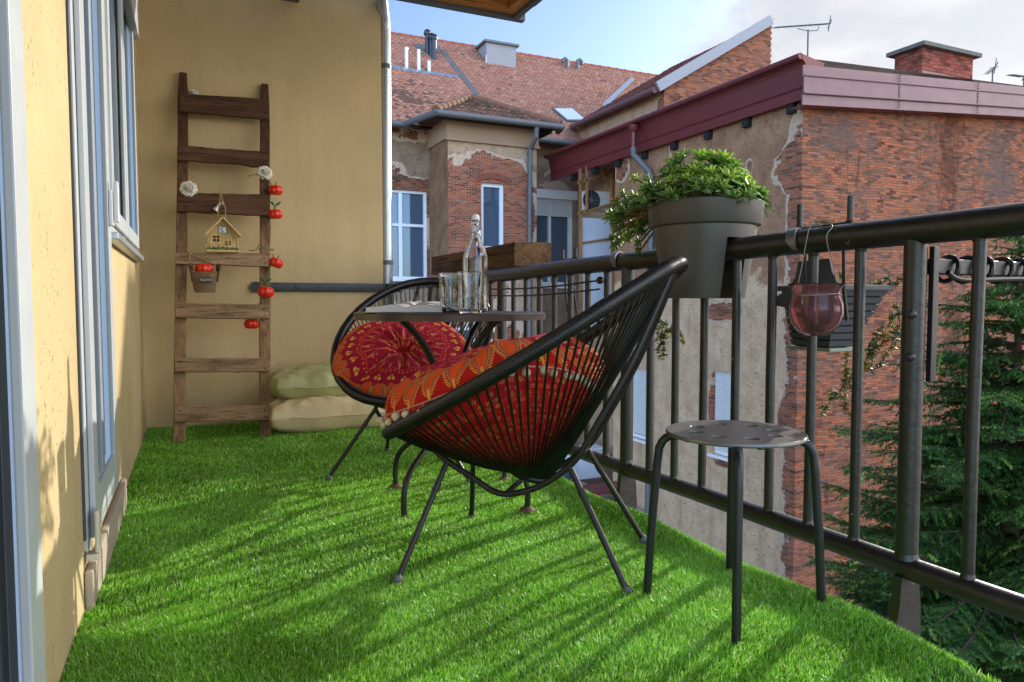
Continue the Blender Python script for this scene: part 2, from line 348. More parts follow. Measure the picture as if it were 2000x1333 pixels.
    uc = q.mix(q.noise(9, 5, .7, uv), tuple(x*.75 for x in under), under)
    f2 = q.math('MULTIPLY', f2, f1); col = q.mix(f1, pc, uc); col = q.mix(f2, col, bc)
    hb = q.math('MULTIPLY', q.math('MULTIPLY', br.outputs['Fac'], -1.0), f2)
    h = q.math('ADD', q.math('ADD', hb, q.math('MULTIPLY', f1, -1.2)), q.math('MULTIPLY', f2, -1.2))
    h = q.math('ADD', h, q.math('MULTIPLY', q.noise(22, 5, .7, uv), .7)); h = q.math('SUBTRACT', h, q.math('MULTIPLY', sk, .5))
    q.bump(h, .9, .02)
    return q.fin(col, .93, 0, .15)
def attrmat(name, rough=.8, bmp=.3, bs=30, spec=.3, transl=0, mul=.5):
    q = NM(name); a = q.n('ShaderNodeAttribute', attribute_name='Col'); c = a.outputs['Color']
    n = q.noise(bs*.5, 5, .6, q.geo); c = q.mix(q.math('MULTIPLY', n, mul), c, q.mix(1, c, (.45,.45,.45), 'MULTIPLY'))
    if bmp: q.bump(q.noise(bs, 4, .6, q.geo), bmp, .006)
    m = q.fin(c, rough, 0, spec)
    if transl:
        tr = q.n('ShaderNodeBsdfTranslucent'); q.l(c, tr.inputs[0]); ms = q.n('ShaderNodeMixShader'); ms.inputs[0].default_value = transl
        q.l(q.b.outputs[0], ms.inputs[1]); q.l(tr.outputs[0], ms.inputs[2]); q.l(ms.outputs[0], q.o.inputs[0])
    return m
M['tile'] = attrmat('clay_roof_tile', .85, .4, 12, .2)
M['leaf'] = attrmat('leaf_surface', .40, 0, 30, .45, .52, .12)
M['needle'] = attrmat('fir_needle', .6, 0, 30, .25, .2)
M['bark'] = simple('tree_bark', g(78, 60, 46), .95, 0, .3, 12, .8, 40)


# ============================================================ our own balcony
WX = lambda y: -.228+(y-1.6)*.013            # the side wall leans a hair off the Y axis
YB = 4.72
SL = .013
wall_n = (1, -SL, 0)
def W(y, z, off=0.0): return (WX(y)+off, y, z)
def wp(x, y, off=0.0):                        # photo pixel -> (y, z) on the side wall plane pushed off by off
    p = plane(x, y, (WX(0)+off, 0, 0), wall_n); return p[1], p[2]
flat = thing('apartment_building', 'cream rendered flat wall with white door and window beside the turf', 'building', (-.2, 4.7, 0))
def wall_grid(us, vs, holes, fn):
    """grid of quads in (u,v) minus holes; fn(u,v,d) -> point"""
    mb = MB(); us = sorted(set(us+[h[0] for h in holes]+[h[1] for h in holes])); vs = sorted(set(vs+[h[2] for h in holes]+[h[3] for h in holes]))
    for i in range(len(us)-1):
        for j in range(len(vs)-1):
            uc = (us[i]+us[i+1])/2; vc = (vs[j]+vs[j+1])/2
            if any(h[0] < uc < h[1] and h[2] < vc < h[3] for h in holes): continue
            mb.add([fn(us[i], vs[j], 0), fn(us[i+1], vs[j], 0), fn(us[i+1], vs[j+1], 0), fn(us[i], vs[j+1], 0)], [(0,1,2,3)])
    for (a, b, c, d, dep) in holes:
        for (p, q_) in (((a,c),(b,c)),((b,c),(b,d)),((b,d),(a,d)),((a,d),(a,c))):
            mb.add([fn(*p, 0), fn(*q_, 0), fn(*q_, dep), fn(*p, dep)], [(0,1,2,3)])
    return mb
dY0, dz0 = wp(165, 1080, .03); dY1, dz1 = wp(226, 932, .03); wY0, wz0 = wp(213, 440, .03); wY1, wz1 = wp(264.5, 505, .03)
dY0 = 2.0; dY1 = 2.68; dz0 = .14; dzt = 2.2
wY0 = 2.72; wY1 = 4.12; wzb = .985; wzt = 2.1
nY1 = 1.36
import sys
mb = wall_grid([-1.0, YB+.3], [-.5, 2.75], [(-.2, nY1-.03, .0, 2.2, -.12), (dY0+.02, dY1-.02, .17, 2.2, -.12), (wY0+.02, wY1-.02, wzb, 2.15, -.12)], lambda u, v, d: W(u, v, d))
mb.build('side_wall', M['stucco'], flat)
mb = MB(); mb.box((-.5, YB, -.5), (1.243, YB+.28, 3.0)); mb.build('end_wall', M['stucco2'], flat)
# thin plinth seam strip (board) low down by the corner
def wbox(mb, y0, y1, z0, z1, o0, o1, bev=.003):
    """box lying on the side wall"""
    m_ = Matrix.Translation((WX(y0), y0, 0)) @ Matrix.Rotation(-math.atan(SL), 4, 'Z')
    return mb.box((o0, 0, z0), (o1, y1-y0, z1), m_, bev)
door = MB(); wbox(door, dY0, dY0+.06, dz0, dzt, -.03, .008); wbox(door, dY1-.06, dY1, dz0, dzt, -.03, .008)
wbox(door, dY0+.06, dY1-.06, dz0, dz0+.07, -.03, .007)
dr = door.build('balcony_door', M['alu'], flat)
s_ = MB()   # the sash a step proud, deep bottom rail
wbox(s_, dY0+.04, dY0+.12, dz0+.02, dzt, .009, .022); wbox(s_, dY1-.11, dY1-.02, dz0+.02, dzt, .009, .022); wbox(s_, dY0+.12, dY1-.11, dz0+.02, dz0+.13, .009, .021)
s_.build('sash', M['alu'], dr)
s_ = MB(); wbox(s_, dY0+.12, dY1-.11, dz0+.13, dzt, -.012, -.004, 0); s_.build('pane', M['glassdark'], dr)
s_ = MB(); wbox(s_, dY0-.016, dY0-.002, dz0+.03, dzt, -.01, .006); s_.build('seal', M['alu2'], dr)
s_ = MB(); wbox(s_, dY0-.01, dY0+.03, dz0-.004, dz0+.10, .0235, .034, .004); wbox(s_, dY0-.01, dY0+.03, dz0-.022, dz0-.006, .003, .03, .003); s_.build('hinge_cover', M['hinge'], dr)
s_ = MB(); wbox(s_, dY1-.10, dY1-.05, .99, 1.10, .023, .034, .004); wbox(s_, dY1-.09, dY1-.06, 1.0, 1.13, .036, .050, .005); s_.build('handle', M['white'], dr)
s_ = MB(); wbox(s_, dY0+.29, dY0+.34, dz0+.13, dzt, .0, .016); s_.build('shutter_guide', M['shut'], dr)
# near door, mostly out of the frame
nd = MB(); wbox(nd, nY1-.07, nY1, -.02, 2.2, -.03, .010); wbox(nd, .2, nY1-.07, -.02, .06, -.03, .009); nd = nd.build('balcony_door', M['alu'], flat)
s_ = MB(); wbox(s_, nY1-.13, nY1-.035, .03, 2.2, .011, .026); wbox(s_, .2, nY1-.13, .03, .185, .011, .025); s_.build('sash', M['alu'], nd)
s_ = MB(); wbox(s_, .2, nY1-.13, .185, 2.2, -.012, -.002, 0); s_.build('pane', M['glassdark'], nd)
s_ = MB(); wbox(s_, nY1-.136, nY1-.131, .12, 2.2, -.001, .008, 0); s_.build('seal', M['alu2'], nd)
# window
wd = MB(); wbox(wd, wY0, wY0+.05, wzb, wzt+.14, -.04, .010); wbox(wd, wY1-.05, wY1, wzb, wzt+.14, -.04, .010); wbox(wd, wY0+.05, wY1-.05, wzb, wzb+.05, -.04, .009)
wd = wd.build('window', M['alu'], flat)
for (a, b) in ((wY0+.04, wY0+.64), (wY0+.68, wY1-.04)):
    s_ = MB(); wbox(s_, a, a+.06, wzb+.03, wzt+.12, .011, .022); wbox(s_, b-.06, b, wzb+.03, wzt+.12, .011, .022); wbox(s_, a+.06, b-.06, wzb+.03, wzb+.09, .011, .021); s_.build('sash', M['alu'], wd)
    s_ = MB(); wbox(s_, a+.06, b-.06, wzb+.09, wzt+.12, -.01, -.002, 0); s_.build('pane', M['glassdark'], wd)
s_ = MB(); wbox(s_, wY0-.03, wY1+.05, wzb-.03, wzb-.006, -.03, .040, .004); s_.build('sill', M['galv'], wd)
s_ = MB(); wbox(s_, wY0-.02, wY1+.05, 2.07, 2.5, .0, .045, .012); s_.build('shutter_box', M['alu'], wd)
# threshold crumbly concrete under the door
s_ = MB(); wbox(s_, dY0-.03, dY1+.3, -.03, .10, .001, .02, .006); s_.build('threshold', M['conc'], flat)

# floor slab + turf
XE = 1.50
mb = MB(); mb.box((-.5, -.6, -.32), (XE-.055, YB+.3, -.014)); fl_ = mb.build('balcony_floor', M['conc']); fl_['kind'] = 'structure'
def turf_z(x, y):
    e = np.clip((XE-x)/.09, 0, 1)
    return .006*np.sin(x*5+y*2.3)+.006*np.sin(y*4.1-x*3)+.016*np.exp(-((x-XE+.10)/.07)**2)*(1+.8*np.sin(y*7.)) -(1-e)**2*.045
nx, ny = 90, 240
gx = np.linspace(-.30, XE+.012, nx); gy = np.linspace(-.3, YB, ny); GX, GY = np.meshgrid(gx, gy); Vt = np.stack([GX, GY, turf_z(GX, GY)], -1).reshape(-1, 3)
ii = (np.arange(ny-1)[:, None]*nx+np.arange(nx-1)[None]).ravel(); Q = np.stack([ii, ii+1, ii+nx+1, ii+nx], -1)
q = NM('turf_backing'); q.fin(q.mix(q.noise(60, 3, .6, q.geo), g(40, 84, 16), g(74, 130, 30)), .95)
turf = bigmesh('turf_mat', Vt, Q, [], q.m); turf['kind'] = 'structure'
# blades
def blades(n, x0, x1, y0, y1, hgt, wid):
    x = RNG.uniform(x0, x1, n); y = RNG.uniform(y0, y1, n)
    return x, y, np.full(n, hgt), np.full(n, wid)
sets = [blades(30000, -.26, XE+.01, .3, .9, .019, .0028), blades(290000, -.26, XE+.01, .9, 1.9, .018, .0018), blades(130000, -.24, XE+.01, 1.9, 2.9, .019, .0028), blades(90000, -.24, XE+.01, 2.9, 4.71, .020, .0042)]
x, y, hg, wdt = [np.concatenate(a) for a in zip(*sets)]
n = len(x)
keep = x > (-.228+(y-1.6)*.013+.004); x, y, hg, wdt = x[keep], y[keep], hg[keep], wdt[keep]; n = len(x)
lean_dir = 2.2*np.sin(x*3.1+1.3*np.sin(y*2.7))+1.6*np.sin(y*3.7+x*1.9)+RNG.normal(0, 1.3, n)
clump = .5+.5*np.sin(x*9+3*np.sin(y*5))*np.sin(y*8+2*np.sin(x*6))
lean = np.abs(RNG.normal(.42, .28, n))+.12*clump
hh = hg*RNG.uniform(.6, 1.2, n)*(.85+.3*clump)
dx, dy = np.cos(lean_dir), np.sin(lean_dir)
fa = RNG.uniform(0, 2*PI, n); px_, py_ = np.cos(fa)*wdt/2, np.sin(fa)*wdt/2
z0 = turf_z(x, y)-.002
P0 = np.stack([x, y, z0], -1); D = np.stack([dx, dy, 0*dx], -1); W_ = np.stack([px_, py_, 0*px_], -1)
s1 = np.sin(lean*.5)*.5; c1_ = np.cos(lean*.5)*.5
P1 = P0+D*(s1*hh)[:, None]+np.array([0,0,1])*(c1_*hh)[:, None]
P2 = P1+D*(np.sin(lean*1.5)*.5*hh)[:, None]+np.array([0,0,1])*(np.cos(np.minimum(lean*1.5, 1.4))*.5*hh)[:, None]
V = np.stack([P0-W_, P0+W_, P1+W_*.8, P1-W_*.8, P2], 1).reshape(-1, 3)
b = np.arange(n)*5; Q = np.stack([b, b+1, b+2, b+3], -1); T = np.stack([b+3, b+2, b+4], -1)
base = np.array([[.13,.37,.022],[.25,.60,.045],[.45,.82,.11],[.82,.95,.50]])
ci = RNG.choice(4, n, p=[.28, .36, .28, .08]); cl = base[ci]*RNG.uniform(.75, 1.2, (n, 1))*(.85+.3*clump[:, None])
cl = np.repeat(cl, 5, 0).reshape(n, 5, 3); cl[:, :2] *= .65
q = NM('turf_blade'); a_ = q.n('ShaderNodeAttribute', attribute_name='Col'); q.fin(a_.outputs['Color'], .33, 0, .5)
tr = q.n('ShaderNodeBsdfTranslucent'); q.l(a_.outputs['Color'], tr.inputs[0]); ms = q.n('ShaderNodeMixShader'); ms.inputs[0].default_value = .42
q.l(q.b.outputs[0], ms.inputs[1]); q.l(tr.outputs[0], ms.inputs[2]); q.l(ms.outputs[0], q.o.inputs[0])
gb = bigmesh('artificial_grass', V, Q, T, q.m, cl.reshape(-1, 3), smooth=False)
tag(gb, 'bright green artificial turf covering the whole balcony floor', 'artificial grass'); gb['kind'] = 'stuff'

# roof canopy overhead
CY = 4.5; CX = 2.15; CZ = 2.66
can = thing('balcony_canopy', 'corrugated canopy on orange pine beams above the balcony', 'canopy', (CX, CY, CZ))
mb = MB(); mb.box((.72, CY-.09, CZ+.02), (CX-.13, CY-.02, CZ+.17), None, .004); mb.build('beam', M['wood_beam_x'], can)
mb = MB(); mb.box((CX-.13, -1.5, CZ+.02), (CX-.06, CY-.02, CZ+.17), None, .004); mb.build('beam', M['wood_beam_y'], can)
for yy in (3.7, 2.9, 2.1, 1.3, .5, -.3):
    mb = MB(); mb.box((-.5, yy-.05, CZ+.03), (CX-.131, yy, CZ+.15), None, .004); mb.build('beam', M['wood_beam_x'], can)
mb = MB()   # corrugated sheet
n_ = 120; xs = np.linspace(-.6, CX-.01, n_)
vs = []; 
for x_ in xs: 
    z_ = CZ+.195+.012*math.sin(x_*2*PI/.12); vs += [(x_, -1.6, z_), (x_, CY+.02, z_)]
mb.add(vs, [(2*i, 2*i+1, 2*i+3, 2*i+2) for i in range(n_-1)]); mb.build('corrugated_sheet', M['galvd'], can, smooth=True)
mb = MB(); mb.box((.72, CY-.019, CZ-.004), (CX+.03, CY+.03, CZ+.18), None, .004); mb.build('edge_flashing', M['galvd'], can)
mb = MB(); mb.box((CX-.059, -1.6, CZ-.004), (CX-.022, CY-.02, CZ+.18), None, .004); mb.box((CX-.021,-1.6,CZ+.10),(CX+.10,CY-.02,CZ+.125),None,.003); mb.build('edge_flashing', M['galvd'], can)
mb = MB(); mb.box((.60, CY-.4, CZ-.05), (.72, CY+.21, CZ+.22)); mb.box((-.5, CY+.1, CZ+.23), (1.3, CY+.5, CZ+.3)); mb.build('wall_plate', M['galvd'], can)

# drain pipe at the wall end
c = pl(754, 300, 1, YB+.06); px0 = c[0]
dp_ = thing('downpipe', 'shiny galvanised downpipe running down the end of the cream wall', 'downpipe', (px0, YB+.06, -.3))
mb = MB(); mb.tube([(px0, YB+.06, z) for z in (-.3, .8, 1.6, 2.2, 2.55)]+[(px0-.01, YB+.04, 2.62), (px0-.05, YB-.05, 2.72)], .037, 20); mb.build('pipe', M['galv'], dp_, smooth=True)
for z in (1.0, 2.3):
    mb = MB(); mb.tube([(px0, YB+.06, z), (px0, YB+.06, z+.03)], .041, 20); mb.box((px0-.05, YB+.055, z), (px0-.02, YB+.075, z+.03)); mb.build('clamp', M['galvd'], dp_, smooth=True)

# ============================================================ railing
RX = 1.585
zt = lambda y: .932-.0105*y; zb = lambda y: .122-.012*y
rl = thing('balcony_railing', 'black painted steel railing along the open balcony side', 'railing', (RX, 1.15, 0))
mb = MB(); mb.tube([(RX, y, zt(y)+.0015*math.sin(y*5)) for y in np.arange(-.6, 5.5, .1)], .0345, 20); mb.build('handrail', M['rail'], rl, smooth=True)
mb = MB(); mb.tube([(RX, y, zb(y)+.0015*math.sin(y*4+1)) for y in np.arange(-.6, 5.5, .1)], .0275, 18); mb.build('bottom_rail', M['rail'], rl, smooth=True)
posts = [-.05, 1.145, 2.345, 3.545, 4.745]
bal = []
for i in range(len(posts)-1):
    for k in range(1, 8): bal.append(posts[i]+(posts[i+1]-posts[i])*k/8)
proto = None
for yb in bal:
    if yb < .3: continue
    mb = MB(); mb.tube([(RX, yb+random.uniform(-.002,.002), z) for z in (zb(yb)+.015, .5, zt(yb)-.02)], .0135, 12)
    mb.lathe([(.0165, 0), (.0148, .006), (.0135, .012)], 12, (RX, yb, zb(yb)+.024)); mb.lathe([(.0135, -.012), (.0148, -.006), (.0165, 0)], 12, (RX, yb, zt(yb)-.030))
    mb.build('baluster', M['rail'], rl, smooth=True)
for yp in posts:
    mb = MB(); mb.tube([(RX, yp, z) for z in (zb(yp)+.02, .3, .6, zt(yp)-.02)], .0255, 16)
    mb.lathe([(.0295, 0), (.027, .008), (.0255, .015)], 16, (RX, yp, zb(yp)+.022))
    if yp > 0:
        for z in (.62, .72): mb.lathe([(.0, .011), (.006, .010), (.0095, .006), (.0105, -.006)], 8, (RX-.024, yp-.012, z), Matrix.Rotation(-PI/2, 4, 'Y'))
    mb.build('post', M['rail'], rl, smooth=True)
    # bracket plate bent down to the slab
    mb = MB(); pr = [(RX+.03, .09), (RX+.040, .02), (RX+.045, -.06), (RX+.01, -.14), (RX-.06, -.2)]; pin = [(RX-.075, -.16), (RX-.05, -.05), (RX-.035, .02), (RX-.03, .09)]
    poly = [(a, yp-.012, b) for a, b in pr+pin]; mb.prism(poly, (0, .024, 0))
    mb.build('bracket', M['rail'], rl)
mb = MB(); x0 = pl(500, 562, 1, YB-.02)[0]; x1 = 1.37
zc_ = .842; mb.tube([(x0, YB-.008, zc_), (x0, YB-.020, zc_)], .034, 20); mb.box((x0, YB-.0185, zc_-.028), (x1, YB-.0085, zc_+.029), None, .002)
for xx in (x0+.03, x0+.245): mb.lathe([(0,.010), (.006, .009), (.010, .004), (.011, 0)], 10, (xx, YB-.018, zc_), Matrix.Rotation(PI/2, 4, 'X'))
mb.box((1.262, YB-.05, .70), (1.30, YB-.019, zc_+.03)); mb.tube([(1.30, YB-.02, zc_+.01), (1.40, YB-.01, zt(4.7)-.012), (RX-.01, YB, zt(4.7))], .022, 12)
mb.build('wall_strap', M['rail'], rl, smooth=True)
# outrigger arm with looped cable
arm = thing('drying_rack_arm', 'dark steel arm with looped black cable outside the thick right post', 'bracket', (RX+.05, 1.14, .8))
mb = MB(); mb.box((RX+.03, 1.125, zt(1.1)-.105), (2.6, 1.155, zt(1.1)-.068), None, .003); mb.build('arm', M['black'], arm)
mb = MB(); mb.box((RX+.024, 1.115, .56), (RX+.044, 1.128, zt(1.1)-.04), None, .002); mb.build('upright_strip', M['black'], arm)
mb = MB(); zz_ = zt(1.1)-.087
for k in range(9):
    xc = RX+.115+k*.068+random.uniform(-.006,.006); tl_ = random.uniform(-.012,.012)
    mb.tube([(xc+tl_*math.cos(a)+.008*math.sin(a), 1.14+.027*math.cos(a), zz_-.004+.030*math.sin(a)) for a in np.linspace(0, 2*PI, 17)[:-1]], .0062, 8, closed=True)
mb.tube(smoothpath([(RX+.07, 1.112, zz_-.014), (RX+.12, 1.110, zz_-.030), (RX+.3, 1.112, zz_-.026), (RX+.6, 1.112, zz_-.02), (2.6, 1.112, zz_-.012)], 5), .0065, 8); mb.tube([(RX+.3, 1.16, zz_+.02), (2.6, 1.165, zz_+.024)], .005, 6)
mb.build('cable', M['cord'], arm, smooth=True)
# ============================================================ houses across the yard
GZ = -5.0+.75
GZ = -5.2; GT = -4.3
mb = MB(); mb.box((-60, 4.9, GZ-.2), (90, 120, GZ)); 
q = NM('yard_ground'); q.bump(q.noise(20, 5, .7, q.geo), .5, .02); q.fin(q.mix(q.noise(.8, 7, .7, q.geo), g(120, 108, 96), g(158, 150, 138)), .95)
gd = mb.build('courtyard_ground', q.m); gd['kind'] = 'structure'
mb = MB(); mb.box((2.2, -60, GZ-.2), (90, 4.9, GZ)); gd2 = mb.build('courtyard_ground', q.m); gd2['kind'] = 'structure'

def tile_roof(name, parent, P0, U, Vv, width, length, tw=.19, ex=.17, inside=None, cols=None, moss=None, mat_=None):
    """beaver tail tiles from eave corner P0, U along the eave, Vv up the slope"""
    U = np.array(U, float); U /= np.linalg.norm(U); Vv = np.array(Vv, float); Vv /= np.linalg.norm(Vv); Nn = np.cross(U, Vv); Nn = Nn*(1 if Nn[2] > 0 else -1)
    P0 = np.array(P0, float); rows = int(length/ex)+1; colsn = int(width/tw)+1
    if cols is None: cols = np.array([[.46,.22,.15],[.49,.24,.165],[.44,.205,.14],[.53,.28,.20],[.42,.22,.16]])
    V = []; Q = []; C_ = []
    for r in range(rows):
        for k in range(-1, colsn):
            u = (k+.5*(r % 2))*tw; v = r*ex
            if u < -.05 or u > width or (inside and not inside(u+tw/2, v+ex/2)): continue
            j = RNG.normal(0, .004); t = .032+RNG.normal(0, .003)
            vt = v+ex*1.7
            pts = [(u+.004, v+.035+j, t), (u+tw*.25, v+j, t), (u+tw*.75, v+j, t), (u+tw-.004, v+.035+j, t), (u+tw-.004, vt, .0), (u+.004, vt, .0)]
            pb = [(a, b_, c_-.018) for a, b_, c_ in pts]
            o = len(V)
            for (a, b_, c_) in pts+pb: V.append(P0+U*a+Vv*b_+Nn*(c_+.01))
            Q += [(o, o+1, o+4, o+5), (o+1, o+2, o+3, o+4)]+[(o+i, o+6+i, o+6+(i+1) % 6, o+(i+1) % 6) for i in range(3)]
            c = cols[RNG.integers(len(cols))]*RNG.uniform(.9, 1.12)
            if moss is not None: 
                m = moss(u, v)
                if RNG.random() < m: c = c*.35+np.array([.05,.045,.035])
            C_ += [c]*12
    o = bigmesh(name, V, Q, [], mat_ or M['tile'], np.array(C_), smooth=False)
    o.parent = parent; q_ = np.zeros(3); p = parent
    while p is not None: q_ += np.array(p.location); p = p.parent
    co = np.empty(len(o.data.vertices)*3, np.float32); o.data.vertices.foreach_get('co', co); co = co.reshape(-1, 3)-q_.astype(np.float32); o.data.vertices.foreach_set('co', co.ravel())
    return o
def house_window(parent, axis, v, a0, a1, z0, z1, inn, name='window', panes=1, trans=None, fr=.06, fm=None, sill=True, shutter=0, tilt=False):
    """window in a wall plane axis=v; inn = sign pointing into the building; fills the opening a0..a1"""
    def B(mb, a, b, c, d, d0, d1, bev=0.004):
        lo = [0,0,c]; hi = [0,0,d]; o = 1-axis
        lo[o] = a; hi[o] = b; e = sorted((v+inn*d0, v+inn*d1)); lo[axis] = e[0]; hi[axis] = e[1]; mb.box(tuple(lo), tuple(hi), None, bev)
    fm = fm or M['white']
    mb = MB(); B(mb, a0, a0+fr, z0, z1, .08, .15); B(mb, a1-fr, a1, z0, z1, .08, .15); B(mb, a0+fr, a1-fr, z0, z0+fr, .081, .15); B(mb, a0+fr, a1-fr, z1-fr, z1, .081, .15)
    if panes > 1:
        for i in range(1, panes): c_ = a0+(a1-a0)*i/panes; B(mb, c_-.05, c_+.05, z0+fr, z1-fr, .082, .15)
    if trans: B(mb, a0+fr, a1-fr, trans-.04, trans+.04, .083, .15)
    w_ = mb.build(name, fm, parent)
    mb = MB(); B(mb, a0+fr, a1-fr, z0+fr, z1-fr, .155, .16, 0); mb.build('pane', M['pane'], w_)
    if sill: mb = MB(); B(mb, a0-.06, a1+.06, z0-.06, z0-.005, -.08, .09); mb.build('sill', M['white'], w_)
    if shutter:
        mb = MB(); k = z1-.005
        while k > z1-shutter: B(mb, a0+.01, a1-.01, k-.046, k, .05, .07, .006); k -= .05
        mb.build('roller_shutter', M['blind'], w_)
    return w_

# ---------------- house B : tiled roof and bay, across the yard
YM, YF = 20.0, 18.4
EZ = 5.65
B_ = thing('tiled_house', 'old house with peeling walls, small bay and large orange tiled roof', 'house', (8, YM, GZ))
bx0 = pl(875, 400, 1, YF)[0]; bx1 = pl(1048, 400, 1, YF)[0]
def px2(x, y, Y): p = pl(x, y, 1, Y); return p[0], p[2]
# openings
lw = (px2(768, 0, YM)[0]-.6, px2(832, 0, YM)[0]); lz0 = px2(800, 546, YM)[1]; lz1 = px2(800, 372, YM)[1]
bw_ = (px2(939, 0, YF)[0], px2(985, 0, YF)[0]); bz0 = px2(960, 488, YF)[1]; bz1 = px2(960, 358, YF)[1]
sw_ = (px2(1040, 0, YM)[0]-.15, px2(1122, 0, YM)[0]); sz0 = px2(1080, 560, YM)[1]; sz1 = px2(1080, 388, YM)[1]
pb = px2(905, 430, YF)
bu = lambda x, y: (px2(x, y, YF)[0]+YF, px2(x, y, YF)[1])
mu = lambda x, y: (px2(x, y, YM)[0]+YM, px2(x, y, YM)[1])
pu = [bu(920, 450)+(2.0, 2.45, 1.6), bu(980, 400)+(1.6, 1.6, 1.4), bu(1000, 345)+(.6, .5, .6), bu(930, 700)+(2.3, 2.2, 1.2)]
M['bay'] = wallmat('bay_wall_brick_and_render', pu, -.6, 1.0, .75, ucw=.30, plaster= (g(160,130,104), g(190,162,134)), bricks=(g(184,96,66), g(146,78,60)), mortar=g(186,160,136))
pm_ = [mu(790, 262)+(1.3, .35, .8), mu(768, 340)+(.5, .5, 1.0), mu(790, 365)+(1.3,.35,1.2), mu(1085, 355)+(1.2, .8, .55), mu(838, 470)+(.18, 2.3, 1.0), mu(800, 700)+(2.0,2.0,1.0)]
M['mainw'] = wallmat('main_wall_peeling_render', pm_, -.5, 1.0, .9, (g(130,106,88), g(168,144,122)), ucw=.3, low=(g(150,138,126), g(184,170,156), -.6), bricks=(g(160,96,76), g(116,76,62)))
M['pil'] = wallmat('brown_stained_render', [], -1.2, .8, .6, (g(112,82,60), g(150,118,90)))
ms_ = lambda a, b, c, d, e: (a, b, c, d, e)
mb = wall_grid([2.5, 17.5], [GZ, EZ+.2], [(lw[0], lw[1], lz0, lz1, .2), (sw_[0], sw_[1], sz0, sz1, .2)], lambda u, v, d: (u, YM+d, v)); mb.build('main_wall', M['mainw'], B_)
mb = wall_grid([bx0, bx1], [GZ, EZ+.12], [(bw_[0], bw_[1], bz0, bz1, .2)], lambda u, v, d: (u, YF+d, v)); mb.add([(bx1, YF, GZ), (bx1, YM, GZ), (bx1, YM, EZ+.12), (bx1, YF, EZ+.12)], [(0,1,2,3)])
bayw = mb.build('bay_wall', M['bay'], B_)
mb = MB(); mb.add([(bx0, YF, GZ), (bx0, YM, GZ), (bx0, YM, EZ+.12), (bx0, YF, EZ+.12)], [(0,1,2,3)]); mb.build('bay_side_wall', M['pil'], B_)
zc1 = px2(875, 270, YF)[1]
mb = MB(); mb.box((bx0-.04, YF-.05, zc1), (bx1+.04, YF-.003, EZ+.1)); mb.box((bx0-.045, YF-.003, zc1), (bx0-.003, YM-.01, EZ+.1)); mb.box((bx0-.07, YF-.09, zc1-.06), (bx1+.07, YF-.004, zc1-.003)); mb.build('cornice', simple('tan_cornice_render', g(160,130,104), .9, 0, .2, 2, .4, 20), B_)
# voids behind panes
mb = MB(); mb.box((lw[0], YM+.21, lz0), (lw[1]+.1, YM+.9, lz1)); mb.box((sw_[0], YM+.21, sz0), (sw_[1], YM+.9, sz1)); mb.build("room_interior", M["dark"], B_)
wl = house_window(B_, 1, YM, lw[0], lw[1], lz0, lz1, 1, fr=.08, trans=px2(800, 440, YM)[1], panes=2)
house_window(B_, 1, YF, bw_[0], bw_[1], bz0, bz1, 1, fr=.10, sill=True)
sx = house_window(B_, 1, YM, sw_[0], sw_[1], sz0, sz1, 1, fr=.14, panes=2, shutter=.55)
mb = MB(); mb.box((sw_[0]-.02, YM-.06, sz1-.02), (sw_[1]+.12, YM-.002, sz1+.26), None, .01); mb.build('shutter_box', M['white'], sx)
# brick arch over the bay window and lintel
mb = MB(); cx_ = (bw_[0]+bw_[1])/2
for i in range(17):
    a = math.radians(62+i*3.5); r_ = .95
    p = Vector((cx_+r_*math.cos(a)*1.0, YF-.02, bz1+.10-r_*math.sin(math.radians(90))+r_*math.sin(a)+.02)); dr_ = Vector((math.cos(a), 0, math.sin(a)))
    mb.bar(p, p+dr_*.17, .05, .03, (math.sin(a), 0, -math.cos(a)), .008)
mb.build('brick_arch', simple('arch_brick', g(140, 80, 62), .95, 0, .3, 9, .5, 40), B_)
# lower storey windows glimpsed through the railing
for (xa, xb, ya, yb_) in ((880, 925, 640, 770), (1150, 1182, 770, 905)):
    a0, _ = px2(xa, ya, YF if xa < 1000 else YM-.02); a1, z1_ = px2(xb, ya, YF if xa < 1000 else YM-.02); z0_ = px2(xb, yb_, YF if xa < 1000 else YM-.02)[1]
    house_window(B_, 1, (YF if xa < 1000 else YM-.02)-.17, a0, a1, z0_, z1_, 1, fr=.07)
# main roof
slope = math.atan2(9.62-EZ, 4.6)
RL = 4.6/math.cos(slope)+.35
U_ = (1, 0, 0); V_ = (0, math.cos(slope), math.sin(slope)); rx0 = 2.5
YE = 19.45; 
def mossm(u, v):
    x = u+rx0
    return .75 if (5.0 < x < 6.6 and 1.2 < v < 2.6+.6*math.sin(x*3) and math.sin(x*2.3+v*4) > -.5) else (.16 if x < 7.3 and v < 2.6 else .008)
rf = tile_roof('roof', B_, (rx0, YE, EZ-.02), U_, V_, 15.0, RL, .15, .118, moss=mossm)
mb = MB(); mb.add([(rx0, YE, EZ-.06), (rx0+15, YE, EZ-.06), (rx0+15, YE+RL*V_[1], EZ-.06+RL*V_[2]), (rx0, YE+RL*V_[1], EZ-.06+RL*V_[2])], [(0,1,2,3)])
mb.add([(rx0, YE+RL*V_[1], EZ-.06+RL*V_[2]), (rx0+15, YE+RL*V_[1], EZ-.06+RL*V_[2]), (rx0+15, YE+2*RL*V_[1], EZ-.06), (rx0, YE+2*RL*V_[1], EZ-.06)], [(0,1,2,3)]); mb.build('roof_boarding', M['dark'], rf)
rdy, rdz = YE+RL*V_[1], EZ+RL*V_[2]
mb = MB(); xx = rx0
while xx < rx0+15:
    mb.lathe([(.11, 0), (.10, .36), (.118, .37), (.118, .40)], 10, (xx, rdy+.03, rdz-.02), Matrix.Rotation(PI/2, 4, 'Y')); xx += .38
